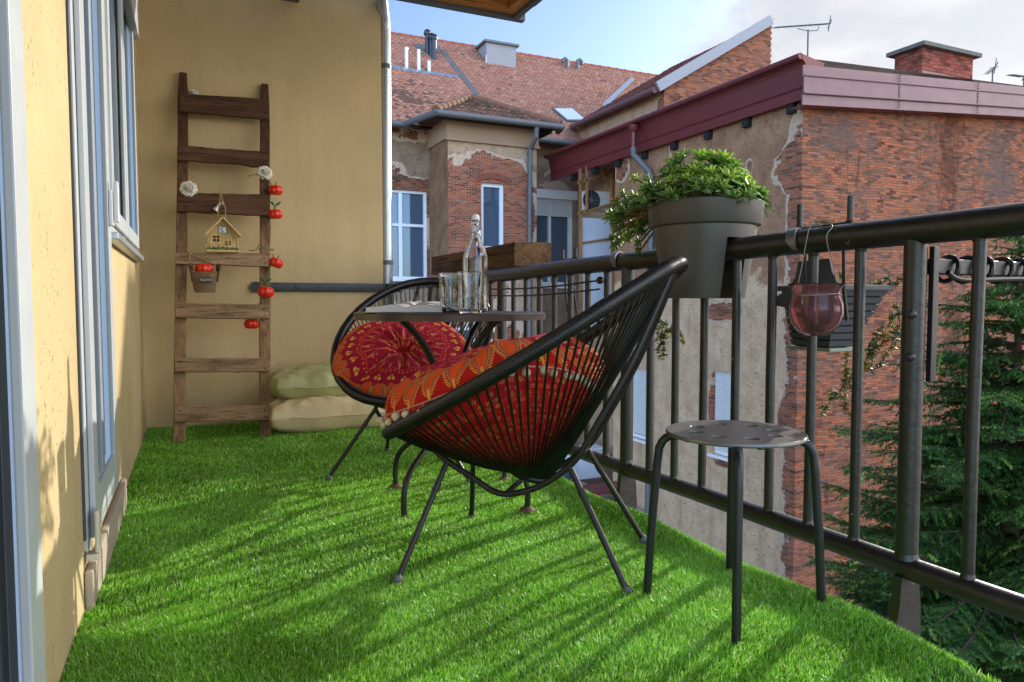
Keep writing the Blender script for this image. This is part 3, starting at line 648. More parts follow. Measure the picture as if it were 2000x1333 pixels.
mb.build('ridge_tiles', simple('ridge_tile_clay', g(150, 84, 62), .85, 0, .25, 6, .4, 20), rf, smooth=True)
RN = np.array([0, -math.sin(slope), math.cos(slope)])
def onroof(x, y, off=.03):
    P = np.array([rx0, YE, EZ-.02])+RN*off; return plane(x, y, P, RN)
zm = M['galvd']
# valley strip, snow-guard sheet
mb = MB(); a = Vector(onroof(862, 98)); b = Vector(onroof(932, 186)); mb.bar(a, b, .22, .03, (1,0,0)); a2 = Vector(onroof(812, 92)); mb.bar(a2, a, .5, .03, tuple(V_)); mb.build('valley_flashing', zm, rf)
mb = MB(); a = Vector(onroof(740, 128)); b = Vector(onroof(895, 152)); mb.bar(a, b, .20, .04, tuple(V_)); 
for i in range(9): 
    p = a.lerp(b, (i+.5)/9); mb.bar(p-Vector(V_)*.12, p+Vector(V_)*.12, .04, .08, (1,0,0))
mb.build('snow_guard', M['galv'], rf)
def vpipe(x, yb_, yt, r, m, name='vent_pipe', cap=True, elbow=False):
    p = onroof(x, yb_, 0); d = (p-CAM)@fw; h = (yb_-yt)*d/F; mb = MB(); q_ = Vector(p)
    if elbow:
        mb.tube([q_-Vector((0,0,.1)), q_+Vector((0,0,h-.12)), q_+Vector((.01,0,h-.05)), q_+Vector((.10,0,h)), q_+Vector((.18,0,h-.06)), q_+Vector((.19,0,h-.16))] if elbow > 0 else [q_-Vector((0,0,.1)), q_+Vector((0,0,h-.12)), q_+Vector((-.01,0,h-.05)), q_+Vector((-.10,0,h)), q_+Vector((-.18,0,h-.06)), q_+Vector((-.19,0,h-.16))], r, 12)
    else:
        mb.tube([q_-Vector((0,0,.2)), q_+Vector((0,0,h))], r, 14)
        if cap: mb.lathe([(r*1.05, h-.14), (r*1.45, h-.13), (r*1.45, h-.05), (r*1.0, h-.04), (r*1.3, h), (r*.4, h+.06)], 14, tuple(q_), cap1=True)
    mb.build(name, m, rf, smooth=True)
for (x, a, b) in ((835, 106, 62), (843, 112, 69), (848, 118, 71)): vpipe(x, a, b, .085, simple('dark_flue_metal' , g(62, 66, 74), .4, .4, .1))if x == 835 else vpipe(x, a, b, .085, bpy.data.materials['dark_flue_metal'])
for (x, a, b) in ((794, 135, 94), (818, 140, 98), (838, 142, 120)): vpipe(x, a, b, .055, M['white'], cap=False)
vpipe(1108, 135, 116, .07, M['galvd'], elbow=-1); vpipe(1128, 137, 117, .07, M['galvd'], elbow=1)
# grey chimney
pc_ = onroof(980, 130, 0); 
xl_, xr_ = pl(950, 110, 1, pc_[1])[0], pl(1008, 110, 1, pc_[1])[0]; ztp = pl(980, 82, 1, pc_[1])[2]
mb = MB(); mb.box((xl_, pc_[1], pc_[2]-.5), (xr_, pc_[1]+.75, ztp-.1)); ch = mb.build('chimney', simple('grey_rendered_chimney', g(150, 150, 152), .85, 0, .15, 3, .3, 20), rf)
mb = MB(); mb.box((xl_-.09, pc_[1]-.09, ztp-.1), (xr_+.09, pc_[1]+.84, ztp-.02), None, .01); mb.build('cap', M['galvd'], ch)
mb = MB(); mb.box((xl_-.03, pc_[1]-.03, pc_[2]-.4), (xr_+.03, pc_[1]-.003, pc_[2]+.02)); mb.box((xl_-.03, pc_[1]-.003, pc_[2]-.4), (xl_-.002, pc_[1]+.6, pc_[2]+.3)); mb.build('flashing', M['galv'], ch)
# skylight
c4 = [Vector(onroof(x, y, .09)) for x, y in ((1078, 211), (1118, 211), (1148, 236), (1108, 236))]
mb = MB(); mb.prism(c4, tuple(-RN*.1)); sk_ = mb.build('skylight', M['galvd'], rf)
cc = sum(c4, Vector())/4; mb = MB(); mb.prism([cc+(p-cc)*.86+Vector(RN)*.012 for p in c4], tuple(-RN*.008)); mb.build('pane', simple('bright_skylight_glass', g(225, 232, 240), .08, .35, .02), sk_)
# little hipped roof on the bay
ge = .5; ax0, ax1, ay = bx0-ge, bx1+ge, YF-ge; hz_ = 1.15; hx = (ax0+ax1)/2-.15; 
h1 = (hx, ay+1.85, EZ+hz_-.15); h2 = (hx, YM+1.9, EZ+hz_-.15)
hm = MB(); c0 = (ax0, ay, EZ+.02); c1 = (ax1, ay, EZ+.02); c2 = (ax1, YM+.5, EZ+.02); c3 = (ax0, YM+.5, EZ+.02)
hm.add([c0, c1, c2, c3, h1, h2], [(0,1,4), (1,2,5,4), (3,0,4,5), (0,3,2,1)]); br_ = hm.build('bay_roof', simple('dark_roof_boards', g(80, 48, 38), .9), B_)
oldc = np.array([[.24,.115,.08],[.30,.15,.10],[.16,.09,.07],[.36,.19,.13],[.10,.075,.06]])
def tri_in(A, Bp, Cp, P0, U, Vv):
    P0 = np.array(P0); U = np.array(U)/np.linalg.norm(U); Vv = np.array(Vv)/np.linalg.norm(Vv); pts = [((np.array(p)-P0)@U, (np.array(p)-P0)@Vv) for p in (A, Bp, Cp)]
    def ins(u, v):
        s0 = [ (pts[(i+1) % 3][0]-pts[i][0])*(v-pts[i][1])-(pts[(i+1) % 3][1]-pts[i][1])*(u-pts[i][0]) for i in range(3)]
        return all(t >= -.02 for t in s0) or all(t <= .02 for t in s0)
    return ins
vf = np.array([0, h1[1]-ay, h1[2]-EZ-.02])
tile_roof('front_tiles', br_, c0, (1,0,0), vf, ax1-ax0, np.linalg.norm(vf), .15, .12, tri_in(c0, c1, h1, c0, (1,0,0), vf), oldc, lambda u, v: .3)
vl = np.array([hx-ax0, 0, h1[2]-EZ-.02]); 
tile_roof('side_tiles', br_, (ax0, YM+.5, EZ+.02), (0,-1,0), vl, YM+.5-ay, np.linalg.norm(vl), .15, .12, tri_in(c3, c0, h1, (ax0, YM+.5, EZ+.02), (0,-1,0), vl), oldc, lambda u, v: .15)
mb = MB()
for A, Bq, cl_ in ((c0, h1, 0), (c1, h1, 1)):
    A = Vector(A); Bq = Vector(Bq); L = (Bq-A).length; k = 0
    while k < L-.1:
        p = A.lerp(Bq, k/L); p2 = A.lerp(Bq, min(1, (k+.36)/L)); mb.tube([p+Vector((0,0,.03)), p2+Vector((0,0,.045))], [.125, .10], 10); k += .33
mb.build('hip_tiles', simple('hip_tile_clay', g(116, 82, 64), .9, 0, .5, 5, .5, 15), br_, smooth=True)
# gutters and pipes of B
def gutter(mb, pts, r=.085):
    P = [Vector(p) for p in pts]; 
    for i in range(len(P)-1): mb.tube([P[i], P[i+1]], r, 12)
    for p in P: mb.lathe([(r*.5,-r*.8),(r,0),(r*.5,r*.8)], 12, tuple(p))
mb = MB(); gutter(mb, [(3, YE-.12, EZ-.05), (bx0-.95, YE-.12, EZ-.05), (bx0-ge, ay-.08, EZ-.03), (bx1+ge, ay-.08, EZ-.03), (bx1+ge+.1, ay+.35, EZ-.05)]); mb.build('gutter', zm, B_, smooth=True)
mb = MB(); gutter(mb, [(bx1+ge, YE-.1, EZ-.06), (11.2, YE-.1, EZ-.06)]); mb.build('gutter', zm, B_, smooth=True)
mb = MB(); dx_ = px2(1036, 300, YF-.15)[0]; mb.tube([(dx_, ay-.05, EZ-.05), (dx_, ay, EZ-.35), (dx_, YF-.12, EZ-.65), (dx_, YF-.12, 2.0), (dx_, YF-.12, GZ)], .07, 12)
for z in (EZ-1.1, 3.2, 1.5): mb.tube([(dx_, YF-.12, z), (dx_, YF-.12, z+.06)], .085, 12)
mb.build('downpipe', M['galvd'], B_, smooth=True)
mb = MB(); mb.box((bx1+.01, YF+.02, EZ-.08), (bx1+ge, YM, EZ)); mb.box((ax0+.05, ay+.05, EZ-.05), (ax1-.05, YF-.06, EZ+.0)); mb.build('soffit', M['dark'], B_)
# shed-like porch low between the houses
# ---------------- house A : big brick flank with red metal roof edge
XA, YA = 10.2, 9.62
A_ = thing('brick_house', 'long brick house with peeling plaster side and dark red metal eaves', 'house', (XA, YA, GZ))
au = lambda x, y: (pl(x, y, 0, XA)[1]+XA, pl(x, y, 0, XA)[2])
def zA(y): return pl(1555, y, 0, XA)[2]
pa = [(YA+XA, 0, .52, 9, 1.3), au(1415, 608)+(.9, .28, 1.3), au(1310, 600)+(.7,.2,.6), au(1412, 735)+(.42, .12, 1.6), au(1390, 800)+(.16, .95, 1.4), au(1430, 850)+(.12,.5,1.2), au(1408, 905)+(.4,.12,1.5), au(1230, 780)+(.2,.9,1.3), (YA+XA+.4, 3.2, .5, .5, 1.0), au(1215, 330)+(.5,.5,1.2), au(1310, 280)+(.1,.6,1.2), au(1462, 330)+(.15,.3,1.0), (YA+XA, -1.5, .8, .5, .8)]
M['aside'] = wallmat('peeling_side_wall', pa, -.72, .75, .85, (g(132,96,72), g(168,130,102)), ucw=.24, low=(g(182,148,118), g(212,182,150), zA(545)), bricks=(g(172,104,80), g(132,84,68)), under=g(198,172,148))
M['abrick'] = wallmat('flank_brick', [], 3.0, .1, 1, bricks=(g(184,106,72), g(136,84,64)), dark=.16, streak=.85, stains=[(YA+pl(1855, 300, 1, YA)[0], pl(1855, 300, 1, YA)[2], .55, 1.6, g(74,38,28)), (YA+pl(1950, 330, 1, YA)[0], pl(1950, 330, 1, YA)[2], .8, 1.3, g(96,84,80)), (YA+pl(1640, 260, 1, YA)[0], pl(1640, 260, 1, YA)[2], 1.2, .5, g(104,88,82)), (YA+pl(1860, 640, 1, YA)[0], pl(1860, 640, 1, YA)[2], .4, .9, g(74,38,28))], mortar=g(112,90,76))
wA = [(au(1396, 730)[0]-XA, au(1428, 730)[0]-XA, zA(0), 0)]
def hole(x0, x1, yt, yb_):
    a = au(x1, yt)[0]-XA; b = au(x0, yt)[0]-XA; xm = (x0+x1)/2
    return (a, b, au(xm, yb_)[1], au(xm, yt)[1], .22)
hs = [hole(1393, 1440, 728, 893), hole(1231, 1266, 722, 858)]
# doorway-like recess further left low
yrec = 15.7
mb = wall_grid([YA, yrec], [GZ, 5.0], hs, lambda u, v, d: (XA+d, u, v)); mb.build('plaster_wall', M['aside'], A_)
mb = MB(); mb.add([(XA, YA, GZ), (24, YA, GZ), (24, YA, 5.9), (XA, YA, 4.55)], [(0,1,2,3)]); mb.add([(XA, yrec, GZ), (16, yrec, GZ), (16, yrec, 5.0), (XA, yrec, 5.0)], [(0,1,2,3)]); mb.build('brick_wall', M['abrick'], A_)
for h in hs:
    w_ = house_window(A_, 0, XA, h[0], h[1], h[2], h[3], 1, fr=.09, shutter=(h[3]-h[2])-.12)
mb = MB(); 
for h in hs: mb.box((XA+.23, h[0], h[2]), (XA+.5, h[1], h[3]))
mb.build('room_interior', M['dark'], A_)
# fascia along the eave (runs in Y) at X = 9.83
FX = 9.83
ft = pl(1515, 122, 0, FX)[2]; fb = pl(1535, 196, 0, FX)[2]; ye = 18.9; ys = 9.35
mb = MB(); 
prof = [(0.0, ft), (.05, ft-.02), (.07, ft-.10), (.13, ft-.14), (.16, ft-.20), (.20, fb+.22), (.22, fb+.20), (.20, fb+.17), (.22, fb), (.25, fb), (.6, ft-.1)]
mb.prism([(FX+a, ys+.02, b) for a, b in prof], (0, ye-ys, 0)); fas = mb.build('eave_fascia', M['redmetal'], A_)
mb = MB(); mb.tube([(FX+.02, ys+.02, ft-.05), (FX+.02, ye, ft-.05)], .055, 12); mb.build('gutter', M['redmetal'], A_, smooth=True)
# verge over the flank (runs in X), stepping in three folds
def vg(z0l, z0r, z1l, z1r, off, m, name):
    mb = MB(); xa, xb = FX+.05, 24.; y_ = YA-.27-off
    mb.add([(xa, y_, z0l), (xb, y_, z0r), (xb, y_, z1r), (xa, y_, z1l), (xa, y_+.03, z0l), (xb, y_+.03, z0r), (xb, y_+.03, z1r), (xa, y_+.03, z1l)], [(0,1,2,3), (4,7,6,5), (0,4,5,1), (1,5,6,2), (2,6,7,3), (3,7,4,0)]); return mb.build(name, m, A_)
yv = YA-.27
q0 = pl(1524, 203, 1, yv); q1 = pl(2000, 229, 1, yv); q2 = pl(1524, 123, 1, yv); q3 = pl(2000, 171, 1, yv)
def lin(pa_, pb__, x): return pa_[2]+(pb__[2]-pa_[2])*(x-pa_[0])/(pb__[0]-pa_[0])
bl, brr, tl, trr = lin(q0, q1, FX+.05), lin(q0, q1, 24.), lin(q2, q3, FX+.05), lin(q2, q3, 24.)
mxl = lambda t: (bl+(tl-bl)*t, brr+(trr-brr)*t)
for (t0, t1, of) in ((0, .28, .02), (.285, .72, .045), (.725, 1.0, .02)):
    vg(mxl(t0)[0], mxl(t0)[1], mxl(t1)[0], mxl(t1)[1], of, M['pinkmetal'], 'verge_sheet')
mb = MB()
for t in (.285, .725):
    a = Vector((FX+.05, yv-.055, mxl(t)[0])); b = Vector((24, yv-.055, mxl(t)[1])); mb.tube([a, b], .016, 8)
mb.build('fold_line', M['pinkmetal'], A_, smooth=True)
mb = MB()
for x_ in (12.3, 14.6, 17.0):
    for t in np.linspace(.04, .96, 12): z_ = bl+(tl-bl)*t+((brr+(trr-brr)*t)-(bl+(tl-bl)*t))*(x_-FX)/(24-FX); mb.box((x_, yv-.052, z_-.008), (x_+.016, yv-.04, z_+.008))
    mb.box((x_-.03, yv-.0505, lin(q0,q1,x_)+.02), (x_-.022, yv-.0455, lin(q2,q3,x_)-.02))
mb.build('rivets', M['dark'], A_)
# roof sheet behind
mb = MB(); mb.add([(FX+.3, yv+.03, ft-.06), (24, yv+.03, trr-.08), (24, ye, trr-.2), (FX+.3, ye, ft-.08)], [(0,1,2,3)]); mb.add([(FX+.25, yv+.04, fb+.02), (XA+.1, yv+.04, fb+.02), (XA+.1, ye, fb+.02), (FX+.25, ye, fb+.02)], [(0,1,2,3)])
mb.add([(FX+.05, yv+.03, bl), (24, yv+.03, brr), (24, YA+.05, brr), (FX+.05, YA+.05, bl)], [(0,1,2,3)]); mb.build('roof', M['redmetal'], A_)
for y_ in np.arange(9.75, 18, 1.13):
    mb = MB(); mb.box((FX+.26, y_, fb-.16), (XA+.02, y_+.16, fb+.01)); mb.build('rafter_end', M['dark'], A_)
# red down pipe with grey elbow
mb = MB(); py__ = pl(1236, 270, 0, FX-.02)[1]; zt_ = pl(1236, 250, 0, FX-.02)[2]; zb_ = pl(1236, 292, 0, FX-.02)[2]
mb.lathe([(.13, .0), (.12, -.08), (.07, -.16)], 12, (FX, py__, zt_+.05)); mb.tube([(FX, py__, zt_), (FX, py__, zb_)], .065, 12); mb.build('downpipe', M['redmetal'], A_, smooth=True)
mb = MB(); mb.tube([(FX, py__, zb_+.04), (FX, py__, zb_-.12), (FX+.08, py__-.05, zb_-.22), (XA-.12, py__-.3, zb_-.55), (XA-.1, py__-.35, zb_-.8), (XA-.1, py__-.35, GZ)], .075, 12); mb.build('pipe_elbow', M['galvd'], A_, smooth=True)
# chimney of A
ych = YA+.25; cl0 = pl(1801, 130, 1, ych)[0]; cl1 = pl(1900, 130, 1, ych)[0]; czt = pl(1850, 103, 1, ych)[2]; czb = pl(1850, 160, 1, ych)[2]
M['chb'] = wallmat('chimney_brick', [], 3.0, .1, 1, bricks=(g(168,82,70), g(140,66,58)), mortar=g(90,66,60), bw=.22, rh=.075)
mb = MB(); mb.box((cl0, ych, czb-.3), (cl1, ych+.62, czt)); ch = mb.build('chimney', M['chb'], A_)
mb = MB(); mb.box((cl0-.12, ych-.12, czt+.001), (cl1+.12, ych+.74, czt+.085), None, .01); mb.box((cl0-.01, ych+.02, czt+.085), (cl1+.01, ych+.6, czt+.12), None, .01); mb.build('cap', simple('dark_mossy_cap', g(104, 102, 94), .9, 0, .3, 5, .6, 30), ch)
mb = MB(); mb.box((cl0-.02, ych-.02, czb-.3), (cl1+.02, ych-.003, czb+.12)); mb.build('flashing', M['pinkmetal'], ch)
# antennas
def antenna(x, yb_, yt, yv_, lab, boom, els, r=.014):
    p = pl(x, yb_, 1, yv_); h = pl(x, yt, 1, yv_)[2]-p[2]; t = thing('tv_antenna', lab, 'antenna', tuple(p), 'television antennas on the roofs')
    mb = MB(); mb.tube([(0,0,-.4), (0,0,h)], r*1.3, 8); mb.build('mast', M['galvd'], t, local=True, smooth=True)
    a = Vector(boom[0]); b = Vector(boom[1]); mb = MB(); mb.tube([a+Vector((0,0,h)), b+Vector((0,0,h))], r, 6)
    for i in range(els): 
        c = a.lerp(b, (i+.5)/els)+Vector((0,0,h)); mb.tube([c-Vector((.02,.12,.02)), c+Vector((.02,.12,.02))], .006, 5)
    c = b+Vector((0,0,h)); mb.tube([c+Vector((-.04,0,-.18)), c, c+Vector((.03,0,.2))], .012, 5); mb.tube([c+Vector((-.06,-.1,.06)), c+Vector((.06,.1,-.06))], .012, 5)
    if els > 10: mb.tube([(-.32,0,h+a.z*.3+.02), (-.3,0,h-.03), (0,0,h-.03), (.3,0,h+.03), (.34,0,h+.13)], .01, 5)
    mb.build('boom', M['galvd'], t, local=True); return t
antenna(1577, 125, 58, 12.5, 'long slanted television antenna beside the tall brick gable', ((-1.05,0,-.12),(.68,0,.24)), 22)
antenna(1938, 164, 138, 11.5, 'small tilted television antenna right of the brick chimney', ((-.22,0,-.12),(.1,0,.12)), 6)
antenna(1999, 168, 155, 11.5, 'low flat television antenna at the right end of the red roof', ((-.62,0,.03),(.02,0,.06)), 9)
mb = MB(); p = pl(1755, 146, 1, 10.5); mb.tube([p, p+np.array([.13,0,.12])], .014, 6); tag(mb.build('roof_bolt', M['galvd'], origin=p), 'short slanted metal rod poking above the red roof left of the chimney', 'rod')
mb = MB(); p = pl(1531, 121, 1, 9.9); mb.prism([p+np.array(d) for d in ((-.1,0,-.1),(.06,0,-.1),(.06,0,.03))], (0,.03,0)); tag(mb.build('roof_cleat', M['galvd'], origin=p), 'small grey metal cleat on the red roof corner', 'cleat')
# ---------------- house C : brick gable end behind
XC, YC = 11.55, 15.5
C_ = thing('gable_house', 'half brick gable with white metal verge rising behind the red roof', 'house', (XC, YC, GZ))
ge1 = pl(1506, 45, 1, YC); gx1 = ge1[0]; gz1 = ge1[2]; gz0 = pl(1296, 168, 1, YC)[2]
M['cbrick'] = wallmat('gable_brick', [], 3.0, .1, 1, bricks=(g(180,108,78), g(136,86,68)), dark=.05)
M['cside'] = wallmat('gable_house_side_render', [(YC+XC, 5.8, .5, 1.5, .9), (YC+XC+1.6, 5.2, .7, .6, .6)], -.5, 1.0, 1.1, (g(166,132,106), g(204,172,144)))
mb = MB(); mb.add([(XC, YC, GZ), (gx1, YC, GZ), (gx1, YC, gz1), (XC, YC, gz0)], [(0,1,2,3)])
mb.add([(gx1, YC, GZ), (gx1, YC+5, GZ), (gx1, YC+5, gz1), (gx1, YC, gz1)], [(0,1,2,3)]); 
zz_ = gz1
for i in range(40):
    z_ = gz1-.15-i*.156; mb.box((gx1+.001, YC+.001, z_), (gx1+.035, YC+.3, z_+.075))
mb.build('gable_wall', M['cbrick'], C_)
mb = MB(); mb.add([(XC, YC, GZ), (XC, YC+4.4, GZ), (XC, YC+4.4, gz0), (XC, YC, gz0)], [(0,1,2,3)]); mb.build('side_wall', M['cside'], C_)
vv = np.array([gx1-XC, 0, gz1-gz0]); ov = vv/np.linalg.norm(vv)
e0 = np.array([XC, YC-.02, gz0])-ov*.3+np.array([0,0,.05])
redt = np.array([[.22,.085,.07],[.27,.10,.08],[.18,.075,.065]])
tile_roof('roof', C_, e0+np.array([0, 4.6, 0]), (0,-1,0), vv, 4.42, np.linalg.norm(vv)+.3, .19, .16, None, redt)
mb = MB(); e1 = e0+ov*(np.linalg.norm(vv)+.22); mb.add([e0, e0+np.array([0,4.6,0]), e1+np.array([0,4.6,0]), e1], [(0,1,2,3)]); mb.build('roof_boarding', M['dark'], C_)
nn = Vector((-ov[2], 0, ov[0])); mb = MB(); a = Vector(e0)+Vector((0,-.07,-.0)); b = Vector(e1)+Vector((0,-.07,.0)); a += nn*.03; b += nn*.03; mb.bar(a, b, .26, .07, tuple(nn)); mb.build('verge_strip', simple('weathered_verge_sheet', g(146, 150, 156), .6, .1, .12), C_)
mb = MB(); mb.tube([tuple(e0+np.array([-.06,-.02,-.04])), tuple(e0+np.array([-.06,4.3,-.04]))], .085, 12); mb.build('gutter', simple('dull_maroon_gutter', g(104, 70, 74), .5), C_, smooth=True)
mb = MB(); a = Vector(onroof(1236, 154, .05)); b = Vector(onroof(1180, 207, .05)); mb.bar(a, b, .18, .04, (1,0,0)); mb.build('valley_flashing', M['galv'], C_)
# ---------------- timber balcony with air conditioner in the recess
YT = 16.9
tb = thing('timber_frame', 'yellow timber frame under the red eave between the two houses', 'timber frame', (pl(1130, 500, 1, YT)[0], YT, GZ))
def tbp(x, y): return Vector(pl(x, y, 1, YT))
for (a, b, wd_) in (((1133, 330), (1136, 640), .06), ((1146, 325), (1146, 418), .06), ((1182, 330), (1182, 350), .08), ((1128, 358), (1196, 336), .06), ((1128, 418), (1198, 398), .06), ((1136, 475), (1200, 465), .05), ((1196, 330),(1200, 640), .12)):
    mb = MB(); A0, B0 = tbp(*a), tbp(*b); mb.bar(A0, B0, wd_, wd_, (0,1,0), .006); mb.build('timber', M['wood_post'], tb)
mb = MB(); p = tbp(1137, 425); p2 = tbp(1198, 640); mb.box((p.x, YT+.03, p2.z), (p2.x, YT+.06, p.z), None, .004); mb.build('panel', M['panel'], tb)
mb = MB(); mb.box((11.75, YT+2.4, 2.0), (14.5, YT+2.5, 5.2)); mb.build('shade_sheet', M['dark'], tb)  # dark sheet added to stand in for the shade under the eaves
ac = thing('air_conditioner', 'white air conditioner outdoor unit in the yellow timber frame', 'air conditioner', tuple(tbp(1165, 414)))
a, b = tbp(1148, 371), tbp(1197, 412); mb = MB(); mb.box((a.x, YT+.08, b.z), (b.x+.05, YT+.40, a.z), None, .015); mb.build('casing', M['ac'], ac)
cc = tbp(1158, 391); mb = MB(); R_ = .27
mb.lathe([(0,0),(R_, 0)], 24, (cc.x, YT+.074, cc.z), Matrix.Rotation(PI/2, 4, 'X')); mb.build('fan_opening', M['dark'], ac)
mb = MB()
for i in range(4): mb.lathe([(R_*(i+1)/4-.006, 0), (R_*(i+1)/4, .008), (R_*(i+1)/4+.006, 0)], 24, (cc.x, YT+.07, cc.z), Matrix.Rotation(PI/2, 4, 'X'))
for i in range(6): a_ = i*PI/6; mb.bar((cc.x-R_*math.cos(a_), YT+.066, cc.z-R_*math.sin(a_)), (cc.x+R_*math.cos(a_), YT+.066, cc.z+R_*math.sin(a_)), .012, .01, (0,1,0))
mb.lathe([(0,.02),(.05,.015),(.06,0)], 12, (cc.x, YT+.06, cc.z), Matrix.Rotation(PI/2, 4, 'X')); mb.build('fan_grille', M['galvd'], ac)
# small things down in the yard seen past the turf edge
an = thing('annex', 'low flat roofed annex between the two houses, under the dark tank', 'annex', (8.9, 16.3, GZ)); mb = MB(); mb.box((7.6, 14.2, GZ), (10.19, 18.38, GT-.12)); mb.build('wall', M['mainw'], an); mb = MB(); mb.box((7.5, 14.1, GT-.12), (10.185, 18.37, GT), None, .02); mb.build('roof', M['conc'], an)
p = pl(1098, 922, 1, 17.2); p[2] = GT+.34; mb = MB(); mb.lathe([(0,-.3),(.2,-.24),(.31,-.08),(.33,.05),(.27,.2),(.12,.3),(.0,.33)], 20, tuple(p)); mb.tube([p+np.array([0,0,-.33]), p+np.array([0,0,-.25])], .2, 12)
tag(mb.build('round_tank', simple('dark_blue_tank', g(70,78,96), .4), origin=p, smooth=True), 'dark round tank down in the yard below the near chair', 'tank')
p = pl(1135, 925, 1, 17.4); p[2] = GT+.555; mb = MB(); mb.box((p[0]-.25, p[1], p[2]-.55), (p[0]+.75, p[1]+.5, p[2]+.25), None, .03); mb.box((p[0]-.3, p[1]-.05, p[2]+.25), (p[0]+.8, p[1]+.55, p[2]+.32), None, .02)
tag(mb.build('white_storage_box', M['white'], origin=p), 'white lidded box in the yard beside the dark round tank', 'box')
p = pl(1165, 955, 1, 15.2); mb = MB(); mb.box((p[0]-1.0, p[1]-.4, p[2]-.05), (p[0]+.9, p[1]+.4, p[2]+.03), None, .02)
for dx_ in (-.9, .8): mb.box((p[0]+dx_, p[1]-.3, GT), (p[0]+dx_+.08, p[1]+.3, p[2]-.05))
tag(mb.build('red_bench', M['redmetal'], origin=p), 'dark red low bench in the yard behind the railing', 'bench')
# wires across the yard just behind the railing
mb = MB()
A0 = dp(955, 565, 3.9); B0 = dp(1172, 548, 2.9)
for k, dz in enumerate((0, -.035)):
    pts = [A0*(1-t)+B0*t+np.array([0,0,dz*(1 if k else 0)-.012*math.sin(PI*t)]) for t in np.linspace(0, 1, 12)]; mb.tube(pts, .004, 5)
mb.lathe([(0,-.01),(.013,-.01),(.016,0),(.013,.01),(0,.01)], 10, tuple(B0), Matrix.Rotation(PI/2, 4, 'Y'))
tag(mb.build('washing_line', M['cord'], origin=B0, smooth=True), 'two thin black washing lines just outside the railing', 'washing line')
# ============================================================ ladder on the end wall
LP0 = np.array([0, 4.18, 0]); LN = np.array([0, 2.06, -.50]); LN = LN/np.linalg.norm(LN)     # plane of the ladder front
def lp(x, y, off=0.0): return Vector(plane(x, y, LP0-LN*off, LN))
ldn = Vector(-LN)                    # towards the camera
lad = thing('wooden_ladder', 'old brown wooden ladder with seven rungs leaning on the cream wall', 'ladder', tuple(lp(350, 865)))
for (b, t) in (((350, 865), (358.5, 144)), ((518.5, 854), (517, 166))):
    A, Bq = lp(*b, -.02), lp(*t, -.02); mb = MB(); n_ = 9
    for i in range(n_-1):
        pass
    # slightly irregular stile as one swept block
    d = (Bq-A).normalized(); sx_ = Vector((1,0,0)); vs = []; ks = np.linspace(0, 1, 15)
    for k in ks:
        c = A.lerp(Bq, k)+sx_*random.uniform(-.002,.002); wv = .031*(1-.12*k)+random.uniform(-.001,.001)
        if k == 1: wv *= .75
        vs += [c+sx_*wv+ldn*.016, c-sx_*wv+ldn*.016, c-sx_*wv-ldn*.02, c+sx_*wv-ldn*.02]
    fs = [(4*i+j, 4*i+(j+1) % 4, 4*i+4+(j+1) % 4, 4*i+4+j) for i in range(len(ks)-1) for j in range(4)]+[(3,2,1,0), tuple(4*(len(ks)-1)+j for j in range(4))]
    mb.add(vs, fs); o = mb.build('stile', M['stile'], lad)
    bv = o.modifiers.new('bevel', 'BEVEL'); bv.width = .004; bv.segments = 2
rungs = [((350, 186, 221), (524.5, 197, 236), 1), ((346, 287, 315.5), (523, 300, 327), 1), ((345, 379, 415), (525, 383, 424), 1), ((343.5, 496, 517), (525, 497, 523), 0), ((342, 593, 622), (525, 597, 625), 0), ((341, 700, 728), (526, 701, 728), 0), ((340.5, 795, 825), (526.5, 792, 821), 0)]
for (L, R_, dk) in rungs:
    a0, a1, b0, b1 = lp(L[0], L[1], .018), lp(L[0], L[2], .018), lp(R_[0], R_[1], .018), lp(R_[0], R_[2], .018)
    mb = MB(); ks = np.linspace(0, 1, 13); vs = []
    for i, k in enumerate(ks):
        t = a0.lerp(b0, k)+Vector((0,0,random.uniform(-.0018,.0018))); u = a1.lerp(b1, k)+Vector((0,0,random.uniform(-.002,.002)))
        if L[1] == 287 and .72 < k < .95: u.z -= .012*math.sin((k-.72)/.23*PI)
        vs += [t, u, u+ldn*.022, t+ldn*.022]
    fs = [(4*i+j, 4*i+(j+1) % 4, 4*i+4+(j+1) % 4, 4*i+4+j) for i in range(12) for j in range(4)]+[(3,2,1,0), (48,49,50,51)]
    mb.add(vs, fs); o = mb.build('rung', M['wood_dark_x'] if dk else M['wood_old_x'], lad); bv = o.modifiers.new('bevel', 'BEVEL'); bv.width = .003; bv.segments = 2
    for pt in (a0.lerp(a1, .3).lerp(b0.lerp(b1, .3), .06), a0.lerp(a1, .75).lerp(b0.lerp(b1, .75), .95), a0.lerp(a1, .35).lerp(b0.lerp(b1, .35), .94)):
        mb = MB(); p = pt+ldn*.0225; mb.lathe([(0, .0015), (.004, .001), (.005, -.002)], 8, tuple(p), Vector(ldn).to_track_quat('Z', 'Y').to_matrix().to_4x4()); mb.build('nail', M['dark'], o)

